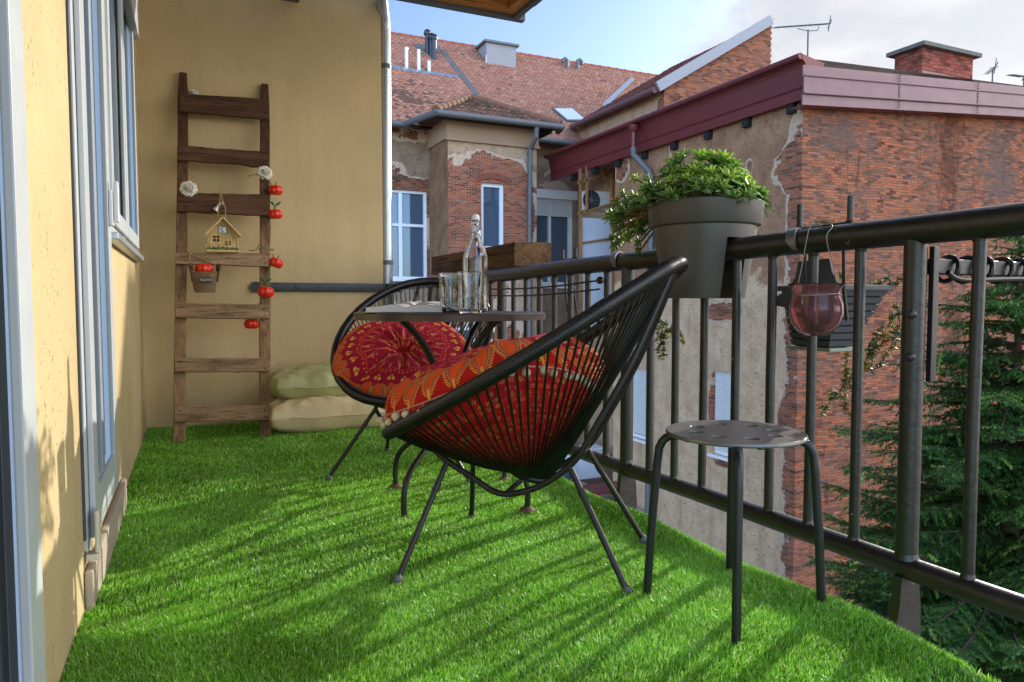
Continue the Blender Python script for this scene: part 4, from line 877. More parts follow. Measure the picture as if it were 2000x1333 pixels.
# ------------------------------------------------ decorations on the ladder
twine = simple('straw_twine', g(166, 134, 92), .9, 0, .25, 60)
rosem = simple('white_foam_rose', g(226, 220, 206), .75, 0, .08, 30)
def rose(p, R_, lab, fwd):
    mb = MB(); Mx = Vector(fwd).to_track_quat('Z', 'Y').to_matrix().to_4x4(); k = 0
    for ring, (n_, r_, tilt, h) in enumerate(((3, .12, .15, .75), (4, .28, .35, .7), (5, .50, .65, .6), (6, .72, .95, .45), (7, .9, 1.25, .3))):
        for i in range(n_):
            a = 2*PI*i/n_+ring*.7+random.uniform(-.15,.15); c, s_ = math.cos(a), math.sin(a); pts = []
            wd_ = .55*(1+ring*.12)*(.6 if ring == 0 else 1)
            for vi in range(5):
                v = vi/4
                for ui in range(5):
                    u = (ui/4-.5)*2; out_ = r_*.35+v*r_*.65*math.sin(tilt)*1.2; hgt_ = -.25+h*v-.12*u*u*v*(1+ring*.2)-max(0, v-.75)*1.1*(ring > 1)
                    cup = (1-u*u)*.10*(1-v*.3); sp_ = wd_*(.45+.75*math.sin(min(1, v*1.1)*PI*.62))
                    x_ = (out_+cup)*c-u*sp_*.8*s_*(.5+.5*r_); y_ = (out_+cup)*s_+u*sp_*.8*c*(.5+.5*r_); pts.append(Mx @ Vector((x_*R_, y_*R_, hgt_*R_))+Vector(p))
            mb.add(pts, [(5*j+i2, 5*j+i2+1, 5*j+i2+6, 5*j+i2+5) for j in range(4) for i2 in range(4)])
    mb.lathe([(0,-.4*R_), (.35*R_, -.3*R_), (.3*R_, .1*R_), (0,.15*R_)], 10, tuple(p), Mx)
    o = mb.build('paper_rose', rosem, origin=tuple(p), smooth=True); s_ = o.modifiers.new('solid', 'SOLIDIFY'); s_.thickness = .0012
    return tag(o, lab, 'artificial rose', 'white roses tucked on the ladder')
rose(lp(378, 182, -.02), .026, 'white rose half hidden behind the topmost ladder rung', (0,-1,.35))
rose(lp(367.5, 368, .055), .042, 'white rose on the left stile above the third rung', (-.1,-1,.15))
rose(lp(518, 336, .055), .040, 'white rose on the right stile above the red pumpkins', (.1,-1,.3))
redp = simple('glossy_red_orange_pumpkin', g(216, 44, 16), .25, 0, .15, 14)
grn = simple('pumpkin_leaf_felt', g(30, 116, 62), .7, 0, .2, 30); stm = simple('pumpkin_stem', g(96, 104, 52), .7)
def pumpkin(p, R_, lab, tilt=0, leaf=False, name='toy_pumpkin', grp='small red pumpkins around the ladder'):
    t = thing(name, lab, 'pumpkin', tuple(p), grp); n_ = 56; mb = MB(); vs = []; Mx = Matrix.Rotation(tilt, 4, 'Y') @ Matrix.Rotation(random.random(), 4, 'Z')
    for j in range(13):
        ph = PI*j/12
        for i in range(n_):
            a = 2*PI*i/n_; rib = abs(math.sin(a*4.5+.4)); rr = R_*(.86+.16*rib**.7)*math.sin(ph)**.8 if 0 < j < 12 else 0; z_ = R_*.80*math.cos(ph)*(1-.28*math.exp(-(math.sin(ph)/.45)**2)); vs.append(Mx @ Vector((rr*math.cos(a), rr*math.sin(a), z_)))
    mb.add(vs, [(n_*j+i, n_*j+(i+1) % n_, n_*j+n_+(i+1) % n_, n_*j+n_+i) for j in range(12) for i in range(n_)]); mb.build('fruit', redp, t, local=True, smooth=True, sharp=60)
    mb = MB(); mb.tube([Mx @ Vector((0,0,R_*.55)), Mx @ Vector((.002,0,R_*.9)), Mx @ Vector((.006,0,R_*1.2))], [.005,.003,.0025], 6); mb.build('stem', stm, t, local=True, smooth=True)
    if leaf:
        mb = MB()
        for s_ in (-1, 1, .3):
            b = Vector((0,0,R_*1.15)); tip = b+Vector((s_*.034, -.01, .012+.01*abs(s_))); m_ = (b+tip)/2+Vector((0,0,.006)); mb.add([b, m_+Vector((0,-.01,.008)), tip, m_+Vector((0,.006,-.010))], [(0,1,2,3)])
        mb.build('leaves', grn, t, local=True)
    return t
Rp = .043
pumpkin(lp(538, 372, .03), Rp*.98, 'topmost red pumpkin beside the white rose on the right stile')
pumpkin(lp(538, 419, .03), Rp*.95, 'second red pumpkin from the top, with green leaves, right of the third rung', -.05, True)
pumpkin(lp(539, 514, .03), Rp*.95, 'red pumpkin right of the fourth rung, tilted to one side', .35)
pumpkin(lp(519, 571, .06), Rp*1.08, 'large leafy red pumpkin hanging in front of the black wall strap', .12, True)
pumpkin(lp(492, 633, -.03), Rp*1.0, 'lowest red pumpkin hanging just under the fifth rung', 0)
pumpkin(lp(398.5, 526, .060), Rp*1.12, 'red pumpkin sitting in the little hanging basket', 0)
mb = MB(); gp = [(505, 342, .05), (520, 350, .06), (530, 362, .05), (527, 392, .03), (536, 405, .03), (527, 432, .04), (526, 470, .04), (524, 496, .05), (534, 500, .04), (524, 535, .05), (522, 552, .06), (512, 585, .05), (500, 600, .03), (494, 618, .0)]
mb.tube(smoothpath([lp(*a) for a in gp], 5), .0028, 6); mb.tube(smoothpath([lp(483, 345, .05), lp(495, 342, .05), lp(505, 342, .05)], 4), .003, 6); mb.tube(smoothpath([lp(486, 490, .05), lp(500, 488, .06), lp(508, 478, .06), (lp(520, 492, .05))], 4), .003, 6)
for (x, y) in ((520, 560), (503, 487), (527, 488)):
    b = lp(x, y, .055); mb.add([b, b+Vector((.012,-.004,.006)), b+Vector((.026,0,.0)), b+Vector((.012,.002,-.006))], [(0,1,2,3)])
tag(mb.build('garland_stem', stm, origin=tuple(lp(527, 470, .04)), smooth=True), 'thin brown and green garland stem down the right ladder stile', 'garland')
# bird house
bh = thing('birdhouse_ornament', 'little straw birdhouse with green base hanging from the third rung', 'ornament', tuple(lp(436, 492, .05)))
o0 = Vector(lp(436, 490, .05)); sc = .00306      # metres per px here
def bp(x, y, d=0): return o0+Vector(((x-436)*sc, -d, (490-y)*sc))
stw = woodm('straw_slats', g(196, 158, 96), g(232, 204, 146), 2, 4, .8, .35)
mb = MB(); mb.prism([bp(411, 484), bp(461, 484), bp(461, 458), bp(436, 432), bp(411, 458)], (0, .045, 0)); mb.build('body', stw, bh)
mb = MB()
for i, x in enumerate(range(413, 461, 5)):
    top = 458-(24-abs(x+2.5-436))*.98; mb.bar(bp(x+2.4, 484, .004), bp(x+2.4+random.uniform(-.6,.6), top-1, .004), 4.6*sc, .006, (1,0,0), .001)
for x in (411, 461): mb.bar(bp(x, 485, .006), bp(x, 457, .006), 3*sc, .01, (1,0,0), .002)
mb.build('slats', stw, bh)
mb = MB(); mb.bar(bp(405, 463, .022), bp(437, 429, .022), .07, .008, (0,1,0), .002); mb.bar(bp(467, 465, .022), bp(435, 429, .022), .07, .008, (0,1,0), .002)
for (a, b) in (((404, 465), (437, 430)), ((468, 467), (435, 430))): mb.bar(bp(*a, .028), bp(*b, .028), .012, .008, (0,0,1), .002)
mb.build('roof', stw, bh)
for (x, y, w_, h_) in ((424.5, 468.5, 10.5, 10), (444.5, 476, 10, 7)):
    mb = MB(); mb.box(tuple(bp(x-w_/2, y+h_/2, .0085)), tuple(bp(x+w_/2, y-h_/2, .007))); wo = mb.build('window', M['dark'], bh)
    mb = MB(); mb.box(tuple(bp(x-.8, y+h_/2, .0105)), tuple(bp(x+.8, y-h_/2, .0086))); mb.box(tuple(bp(x-w_/2, y+.7, .0115)), tuple(bp(x+w_/2, y-.7, .0106))); mb.build('window_bars', stw, wo)
mb = MB(); mb.box(tuple(bp(430, 457, .013)), tuple(bp(441, 447, .0085)), None, .001); mb.lathe([(0,.006),(.010,.004),(.013,0)], 12, tuple(bp(435.5, 452, .016)), Matrix.Rotation(PI/2, 4, 'X')); mb.build('little_picture', M['galv'], bh)
mb = MB(); mb.box(tuple(bp(406, 493, .03)), tuple(bp(464, 489, -.05)), None, .002); mb.build('base', stw, bh)
mb = MB()
for i in range(240):
    c = bp(random.uniform(407, 463), 489, random.uniform(-.04,.028)); a = random.uniform(0, 2*PI); h_ = random.uniform(.010,.020); mb.add([c+Vector((.0022*math.cos(a), .0022*math.sin(a), 0)), c-Vector((.0022*math.cos(a), .0022*math.sin(a), 0)), c+Vector((random.uniform(-.004,.004), random.uniform(-.004,.004), h_))], [(0,1,2)])
mb.build('moss', grn, bh)
mb = MB()
for i in range(7): 
    c = bp(407+i*8, 486, .024); mb.bar(c, c+Vector((0,0,.02)), .007, .004, (1,0,0), .001)
mb.build('picket_fence', stw, bh)
mb = MB(); mb.tube(smoothpath([bp(428, 436, .02), bp(429, 415, .02), bp(432, 398, .02), bp(433, 380, .005), bp(436, 396, .02), bp(441, 414, .02), bp(440, 434, .02)], 5), .0028, 6); mb.build('hanging_twine', twine, bh, smooth=True)
p = lp(425, 404, .05); mb = MB(); mb.lathe([(0,.030),(.007,.026),(.010,.014),(.008,.004),(.013,-.012),(.018,-.026),(.012,-.028),(0,-.027)], 14, tuple(p), Matrix.Rotation(.6, 4, 'Y')); mb.lathe([(0,.012),(.008,.008),(.011,0),(.008,-.008),(0,-.012)], 12, tuple(p+Vector((.026,-.004,.020))))
tag(mb.build('shell_ornament', simple('pearly_shell', g(196, 186, 178), .25, .3, .25, 60), origin=tuple(p), smooth=True), 'pearly white shell tied in the twine above the birdhouse', 'ornament')
# basket
bo = lp(401, 572, .06); bs = thing('wicker_basket', 'small woven straw basket with dark tag hanging from the fourth rung', 'basket', tuple(bo)); sc = .00306
bask = NM('woven_straw'); wv_ = bask.n('ShaderNodeTexWave', bands_direction='Z'); wv_.inputs['Scale'].default_value = 55; wv_.inputs['Distortion'].default_value = 6; wv_.inputs['Detail Scale'].default_value = 3; bask.l(bask.geo, wv_.inputs[0]); bask.bump(wv_.outputs[1], 1, .004)
bask.fin(bask.mix(wv_.outputs[1], g(92, 66, 42), g(186, 152, 108)), .9)
mb = MB(); n_ = 28; pr = [(.0, .0), (.052, .0), (.056, .02), (.060, .05), (.066, .085), (.070, .112), (.064, .114), (.060, .09)]
vs = []
for r_, z_ in pr:
    for i in range(n_): a = 2*PI*i/n_; wob = 1+.05*math.sin(i*7+z_*200); vs.append(bo+Vector((r_*wob*math.cos(a), r_*wob*.75*math.sin(a), z_)))
mb.add(vs, [(n_*j+i, n_*j+(i+1) % n_, n_*j+n_+(i+1) % n_, n_*j+n_+i) for j in range(len(pr)-1) for i in range(n_)]); mb.build('body', bask.m, bs, smooth=True)
for s_ in (-1, 1):
    mb = MB(); mb.tube(smoothpath([bo+Vector((s_*.062,0,.06)), bo+Vector((s_*.070,-.01,.12)), bo+Vector((s_*.078,-.004,.15)), bo+Vector((s_*.066,.01,.155)), bo+Vector((s_*.062,.0,.12))], 4), .006, 8); mb.build('handle', M['wood_dark_x'], bs, smooth=True)
mb = MB(); mb.tube(smoothpath([bo+Vector((-.07,0,.15)), bo+Vector((-.075,.02,.20)), lp(378, 491, .05)], 4), .003, 6); mb.tube(smoothpath([lp(378, 491, .05), lp(372, 496, .05), lp(430, 521, .05), bo+Vector((.072,0,.15))], 4), .0025, 6); mb.build('hanging_twine', twine, bs, smooth=True)
mb = MB(); tg_ = bo+Vector((.004,-.060,.068)); mb.box(tuple(tg_+Vector((-.031,-.004,-.014))), tuple(tg_+Vector((.031,0,.014))), None, .003); mb.build('tag', simple('slate_tag', g(46, 44, 46), .6), bs)
tcur = bpy.data.curves.new('tag_text', 'FONT'); tcur.body = 'FLOWER'; tcur.size = .019; tcur.extrude = .0006; tcur.align_x = 'CENTER'; tcur.align_y = 'CENTER'
to = bpy.data.objects.new('tmp', tcur); COL.objects.link(to); bpy.context.view_layer.update(); me = bpy.data.meshes.new_from_object(to.evaluated_get(bpy.context.evaluated_depsgraph_get())); bpy.data.objects.remove(to)
lt = bpy.data.objects.new('lettering', me); COL.objects.link(lt); lt.parent = bs; lt.rotation_euler = (PI/2, 0, 0); lt.scale = (.8, 1, 1); lt.location = tg_+Vector((0,-.0046,0))-bo; me.materials.clear(); me.materials.append(simple('tag_lettering', g(196, 190, 180), .6))

# ------------------------------------------------ storage cushions by the wall
def puff(name, cx, cy, z0, lx, ly, lz, m, lab, rot=0, sag=0, seed=0, grp=None, dome=.15):
    nu, nv = 96, 60; rg = random.Random(seed); ph = [rg.uniform(0, 6) for _ in range(8)]; V = []; 
    for face in range(2):
        for j in range(nv+1):
            for i in range(nu+1):
                u = i/nu*2-1; v = j/nv*2-1; sgn = 1 if face == 0 else -1
                e = (1-abs(u)**7)*(1-abs(v)**6); e = max(e, 0)**.32
                # squircle outline
                k = 1-.045*(u*u*v*v); x_ = u*lx/2*k*(1-.012*math.sin(v*9+ph[0])); y_ = v*ly/2*k*(1-.02*math.sin(u*11+ph[1]))
                wr = .006*math.sin(u*7+v*5+ph[2])+.004*math.sin(u*15-v*9+ph[3])+.004*math.sin(u*31+v*22+ph[4])+.006*math.sin(v*17+4*math.sin(u*5+ph[5]))
                pn = math.exp(-(1-abs(v))/.1)*.007*math.sin(u*36+ph[6])+math.exp(-(1-abs(u))/.1)*.006*math.sin(v*22+ph[7])
                h_ = lz/2*e*(1+dome*(1-u*u)*(1-v*v))+(wr+pn)*e*(1 if sgn > 0 else .3)
                z_ = sgn*h_+sag*(u*u)
                V.append((x_, y_, z_))
    off = (nu+1)*(nv+1); fs = []
    for face in range(2):
        for j in range(nv):
            for i in range(nu): a = face*off+j*(nu+1)+i; fs.append((a, a+1, a+nu+2, a+nu+1))
    mb = MB(); Mx = Matrix.Translation((cx, cy, z0+lz/2)) @ Matrix.Rotation(rot, 4, 'Z'); mb.add([tuple(Mx @ Vector(p)) for p in V], fs)
    t = thing(name, lab, 'cushion', (cx, cy, z0), grp); o = mb.build('cover', m, t, smooth=True, sharp=80)
    # piping and seam
    pts = []
    for k in range(120):
        a = 2*PI*k/120; u = math.copysign(abs(math.cos(a))**.3, math.cos(a)); v = math.copysign(abs(math.sin(a))**.3, math.sin(a)); kk = 1-.045*(u*u*v*v); pts.append(Mx @ Vector((u*lx/2*kk*1.002, v*ly/2*kk*1.002, sag*u*u+.003*math.sin(k*.7))))
    mb = MB(); mb.tube(pts, .0045, 6, closed=True); mb.build('piping', m, t, smooth=True)
    return t
def leather(name, c):
    q = NM(name); n1 = q.noise(5, 5, .6, q.geo); q.bump(q.math('ADD', q.noise(26, 5, .6, q.geo), q.math('MULTIPLY', q.noise(7, 3, .5, q.geo), 1.6)), .35, .006)
    return q.fin(q.mix(n1, tuple(x*.8 for x in c), tuple(x*1.1 for x in c)), .34, 0, .5)
lb = leather('beige_leatherette', g(214, 194, 154)); lg_ = leather('olive_leatherette', g(172, 170, 118)); 
puff('floor_cushion', .93, 4.34, .006, 1.0, .54, .20, lb, 'beige leatherette floor cushion lying on the turf under the olive one', -.02, .0, 3, 'floor cushions stacked by the wall')
puff('floor_cushion', .86, 4.38, .192, .84, .48, .145, lg_, 'shiny olive green cushion stacked on the beige one', .07, .01, 9, 'floor cushions stacked by the wall', .5)

# ------------------------------------------------ table
TC = Vector((.915, 2.51, 0)); TZ = .712; TR = .352
tb_ = thing('bistro_table', 'round dark metal folding bistro table between the two black chairs', 'table', tuple(TC))
mb = MB(); mb.lathe([(0, TZ-.006), (TR-.004, TZ-.006), (TR-.003, TZ-.026), (TR, TZ-.026), (TR+.001, TZ-.004), (TR-.004, TZ), (TR-.01, TZ+.0005), (0, TZ)], 72, tuple(TC)); mb.build('tabletop', M['tabletop'], tb_, smooth=True)
def legpath(foot, top, rise):
    f_ = Vector(foot); d = (Vector((TC.x, TC.y, 0))-Vector((f_.x, f_.y, 0))); 
    return smoothpath([f_, f_+Vector((0,0,.08)), f_+d*.10+Vector((0,0,.145)), f_+d*.42+Vector((0,0,.215)), f_+d*.82+Vector((0,0,.31)), f_+d*1.1+Vector((0,0,.43)), f_+d*1.42+Vector((0,0,.585)), Vector((f_.x, f_.y, 0))+d*1.72+Vector((0,0,TZ-.028))], 6)
for (fx, fy) in ((.774, 2.777), (.684, 2.35), (1.114, 2.27), (1.217, 2.698)):
    mb = MB(); mb.tube(legpath((fx, fy, .012), None, 0), .0105, 12); lg = mb.build('leg', M['blackworn'], tb_, smooth=True)
    mb = MB(); mb.lathe([(0,.014),(.014,.014),(.026,.006),(.028,0),(0,0)], 16, (fx, fy, .006)); mb.build('foot', simple('rusty_foot' , g(104, 74, 60), .6) if 'rusty_foot' not in bpy.data.materials else bpy.data.materials['rusty_foot'], lg, smooth=True)
mb = MB(); mb.tube([TC+Vector((.05*math.cos(a), .05*math.sin(a), .405)) for a in np.linspace(0, 2*PI, 20)[:-1]], .008, 8, closed=True); mb.build('hinge_ring', M['blackworn'], tb_, smooth=True)
for a_ in (math.radians(-30), math.radians(60)):
    mb = MB(); d = Vector((math.cos(a_), math.sin(a_), 0))*.27; mb.bar(TC-d+Vector((0,0,TZ-.014)), TC+d+Vector((0,0,TZ-.014)), .018, .012); mb.build('under_brace', M['blackworn'], tb_)
# glass things
q = NM('clear_glass'); q.fin((.97,.985,.98), .015); q.b.inputs['Transmission Weight'].default_value = 1; q.b.inputs['IOR'].default_value = 1.45; GL = q.m
q = NM('water'); q.fin((.98,.99,1), 0); q.b.inputs['Transmission Weight'].default_value = 1; q.b.inputs['IOR'].default_value = 1.33; WT = q.m
def on_table(x, d): p = dp(x, 606, d); return (p[0], p[1], TZ+.0015)
p = on_table(929, 2.55); bt = thing('glass_bottle', 'clear glass swing-top water bottle on the bistro table', 'bottle', p)
s_ = 1.06; prof = [(0, 0), (.034, 0), (.041, .004), (.042, .012), (.042, .175), (.040, .190), (.032, .215), (.020, .240), (.0145, .256), (.0125, .275), (.0125, .290), (.0150, .293), (.0150, .302), (.012, .304)]
inn = [(.0085, .304), (.0095, .275), (.0115, .256), (.017, .238), (.029, .212), (.0375, .188), (.0392, .175), (.0392, .014), (.034, .008), (0, .010)]
mb = MB(); mb.lathe([(a*s_, b*s_) for a, b in prof+inn], 48, (0,0,0)); mb.build('glass', GL, bt, local=True, smooth=True)
mb = MB(); mb.lathe([(a*s_, b*s_) for a, b in ((0,.0105),(.0335,.0088),(.0389,.0145),(.0389,.055),(0,.055))], 40, (0,0,0)); mb.build('water', WT, bt, local=True, smooth=True)
mb = MB(); mb.lathe([(a*s_, b*s_) for a, b in ((0,.3265),(.007,.326),(.0125,.321),(.0135,.312),(.013,.306),(0,.306))], 20, (0,0,0)); mb.build('stopper', simple('white_porcelain_stopper', g(222,222,216), .3), bt, local=True, smooth=True)
mb = MB(); 
for sg in (-1, 1): mb.tube([(sg*.0165, -.003, .27), (sg*.0172, .004, .29), (sg*.0150, -.002, .318), (sg*.004, 0, .336)], .0012, 6)
mb.tube([(.0142*math.cos(a), .0142*math.sin(a), .281) for a in np.linspace(0, 2*PI, 20)[:-1]], .0013, 6, closed=True); mb.build('wire_bail', M['galv'], bt, local=True)
mb = MB()
vs = []
for k in range(20):
    a = 2*PI*k/20; x_ = .010*math.cos(a); z_ = .205+.010*math.sin(a)*1.0; r_ = .0395-(z_-.195)*.45; vs.append((math.sin(.1)*r_+x_, -math.sqrt(max(r_*r_-x_*x_, 1e-6))-.0006, z_*s_))
mb.add(vs, [tuple(range(20))]); mb.build('red_seal', simple('faded_red_print', g(176, 82, 78), .4), bt, local=True)
for (x, d, r_, h_, lab) in ((881, 2.42, .042, .132, 'left drinking glass on the bistro table beside the open magazine'), (919, 2.36, .044, .134, 'right drinking glass standing in front of the clear bottle')):
    p = on_table(x, d); mb = MB(); mb.lathe([(0,0),(r_*.80,0),(r_*.84,.004),(r_*.9,h_*.5),(r_,h_),(r_-.0012,h_+.0012),(r_-.0024,h_),(r_*.9-.0024,h_*.5),(r_*.84-.0026,.012),(r_*.7,.009),(0,.009)], 48, p); tag(mb.build('drinking_glass', GL, origin=p, smooth=True), lab, 'glass', 'drinking glasses on the table')
# magazines
def page_tex(name, seed):
    q = NM(name); n1 = q.noise(18, 2, .5, q.geo); n2 = q.noise(60, 2, .5, q.geo, (1, 1, 1)); ra = q.ramp(n1, [(.46, g(236, 234, 230)), (.52, g(200, 194, 190)), (.60, g(120, 112, 118)), (.66, g(226, 220, 214))]); return q.fin(q.mix(.2, ra, q.ramp(n2, [(.45, g(90,86,90)), (.5, g(236,232,228))])), .35, 0, .4)
def pedge():
    if 'page_edges' in bpy.data.materials: return bpy.data.materials['page_edges']
    q = NM('page_edges'); wv = q.n('ShaderNodeTexWave', bands_direction='Z'); wv.inputs['Scale'].default_value = 190; wv.inputs['Distortion'].default_value = 1.5; q.l(q.geo, wv.inputs[0]); return q.fin(q.mix(wv.outputs[1], g(150, 144, 138), g(232, 228, 220)), .7)
def magazine(cx, cy, z0, rot, wd_, ln, th, lab, lift=.018):
    t = thing('open_magazine', lab, 'magazine', (cx, cy, z0), 'open magazines on the bistro table'); t.rotation_euler = (0, 0, rot)
    for sgn in (-1, 1):
        n_ = 18; top = []; mb = MB(); edge = MB()
        for k in range(n_+1):
            s0 = k/n_; x_ = sgn*wd_*s0; z_ = lift*math.sin(min(1, s0*1.6+.12)*PI*.62)*(1-.55*s0)+th*(1-s0*.25)+.001; top.append((x_, z_))
        vs = [(x_, -ln/2, z_) for x_, z_ in top]+[(x_, ln/2, z_) for x_, z_ in top]; mb.add(vs, [(k, k+1, n_+2+k, n_+1+k) for k in range(n_)])
        mb.build('open_page', page_tex('printed_page_%d' % (sgn+2) if ('printed_page_%d' % (sgn+2)) not in bpy.data.materials else 'printed_page', 1), t, local=True, smooth=True)
        bot = [(x_*.985, max(.0008, (z_-.0012)*.06)) for x_, z_ in top]; up_e = [(x_*.992, z_-.0012) for x_, z_ in top]; ring_ = up_e+bot[::-1]; m_ = len(ring_)
        edge.add([(a, -ln/2+.001, b) for a, b in ring_]+[(a, ln/2-.001, b) for a, b in ring_], [tuple(range(m_))[::-1], tuple(range(m_, 2*m_))]+[(i, (i+1) % m_, m_+(i+1) % m_, m_+i) for i in range(m_)])
        edge.build('page_block', pedge(), t, local=True, smooth=True)
        for L in range(3):          # a few loose fanned leaves
            k0 = 1.06+.05*L; vs = [(x_*k0, z_*(.85-.22*L)+.001) for x_, z_ in top]; fan = MB(); fan.add([(a, -ln/2+.002, b) for a, b in vs]+[(a, ln/2-.002, b) for a, b in vs], [(k, k+1, n_+2+k, n_+1+k) for k in range(n_)]); fan.build('loose_leaf', pedge(), t, local=True, smooth=True)
    return t
p = on_table(803, 2.50); magazine(p[0], p[1], TZ+.002, -.45, .138, .20, .011, 'open magazine nearest on the table, pages fanned beside the glasses', .022)
p = on_table(835, 2.72); magazine(p[0], p[1], TZ+.002, -.9, .12, .17, .014, 'second open magazine lying behind the nearest one', .030)

# ------------------------------------------------ string chairs
def rimpt(a):           # a=0 back top, pi front; local: f forward (-x here), s side, z
    u = math.cos(a); wv = .345*(1+.08*u)
    f_ = .012-.425*u; z_ = .605+.250*u; f_ += 0; 
    s_ = wv*math.sin(a)
    bulge = -.030*math.sin(a)**2
    n_ = Vector((.5, 0, .86))
    return Vector((f_, s_, z_))+n_*bulge
def chair(lab, loc, fdir):
    t = thing('string_chair', lab, 'chair', loc, 'black string armchairs at the bistro table'); t.rotation_euler = (0, 0, math.atan2(fdir[1], fdir[0]))
    rim = [rimpt(2*PI*k/160) for k in range(160)]
    # wound rim: fine rings
    N_ = 2000; pts = []; rr = []
    base = [rimpt(2*PI*k/N_) for k in range(N_)]
    V = np.zeros((N_, 10, 3)); B_np = np.array([tuple(p) for p in base]); T_ = np.roll(B_np, -1, 0)-np.roll(B_np, 1, 0); T_ /= np.linalg.norm(T_, axis=1)[:, None]
    up_ = np.array([.5, 0, .86]); A_n = np.cross(T_, up_); A_n /= np.linalg.norm(A_n, axis=1)[:, None]; Bn = np.cross(T_, A_n)
    ksx = np.arange(N_); rad = .0195+.0016*np.abs(np.sin(ksx*PI/4))+.0006*np.sin(ksx*.11)
    for k in range(10):
        a = 2*PI*k/10; V[:, k] = B_np+(A_n*math.cos(a)+Bn*math.sin(a))*rad[:, None]
    i_ = np.arange(N_)[:, None]*10; j_ = (np.arange(N_)+1)[:, None] % N_*10; k_ = np.arange(10)[None]; k2 = (k_+1) % 10
    Q = np.stack([i_+k_, i_+k2, j_+k2, j_+k_], -1).reshape(-1, 4)
    bigmesh('wound_rim', V.reshape(-1, 3), Q, [], M['cord'], None, t)
    mb = MB()                       # cords
    nc = 96; hub = lambda a: Vector((.005-.055*math.cos(a), .045*math.sin(a), .245-.012*math.cos(a)))
    for k in range(nc):
        a = 2*PI*(k+.5)/nc; P_ = rimpt(a); Hh = hub(a+.0); outw = Vector((P_.x, P_.y, 0)); 
        mid = P_.lerp(Hh, .5)+Vector((-.0, 0, -.028*math.sin(a)**2-.012)); j1 = Vector((random.uniform(-.003,.003), random.uniform(-.003,.003), 0))
        mb.tube([P_.lerp(Hh, -.01), P_.lerp(mid, .5)+Vector((0,0,-.006)), mid+j1, mid.lerp(Hh, .5)+Vector((0,0,-.006)), Hh], .0034, 5, caps=False)
    mb.build('cords', M['cord'], t, local=True, smooth=True)
    mb = MB(); mb.tube([hub(a) for a in np.linspace(0, 2*PI, 30)[:-1]], .011, 10, closed=True); mb.build('hub_ring', M['cord'], t, local=True, smooth=True)
    for s in (-1, 1):
        mb = MB(); mb.tube(smoothpath([(.40, s*.04, .348), (.31, s*.07, .336), (.235, s*.11, .300), (.15, s*.12, .257), (.07, s*.12, .216), (-.01, s*.12, .228), (-.08, s*.125, .264), (-.15, s*.13, .325), (-.20, s*.13, .41), (-.30, s*.11, .60), (-.395, s*.06, .83)], 5), .0088, 10); mb.build('seat_frame', M['blackworn'], t, local=True, smooth=True)
        for (fx, fs_, tx, ts, tz) in ((.296, s*.298, .225, s*.115, .294), (-.30, s*.207, -.135, s*.13, .305)):
            mb = MB(); a = Vector((fx, fs_, .012)); b = Vector((tx, ts, tz)); mb.tube([a, b], .0085, 12); mb.lathe([(.0100,-.012),(.0100,.012)], 12, tuple(a.lerp(b, .78)), (b-a).to_track_quat('Z','Y').to_matrix().to_4x4()); L = mb.build('leg', M['blackworn'], t, local=True, smooth=True)
            mb = MB(); mb.lathe([(0,-.012),(.010,-.010),(.014,-.002),(.013,.006),(.009,.014),(0,.016)], 12, tuple(a)); mb.build('foot', M['galvd'], L, local=True, smooth=True)
    mb = MB(); mb.tube([(.05, -.12, .214), (.05, .12, .214)], .008, 8); mb.tube([(-.14, -.13, .315), (-.14, .13, .315)], .008, 8); mb.build('cross_bar', M['blackworn'], t, local=True, smooth=True)
    return t
NCL = (.93, 1.855, 0); NCF = (-.755, .656); FCL = (.96, 3.13, 0); FCF = (-.50, -.866)
chair('nearest black string armchair, seen from its side, with the pompom cushion', NCL, NCF)
chair('far black string armchair behind the round table, facing the camera', FCL, FCF)
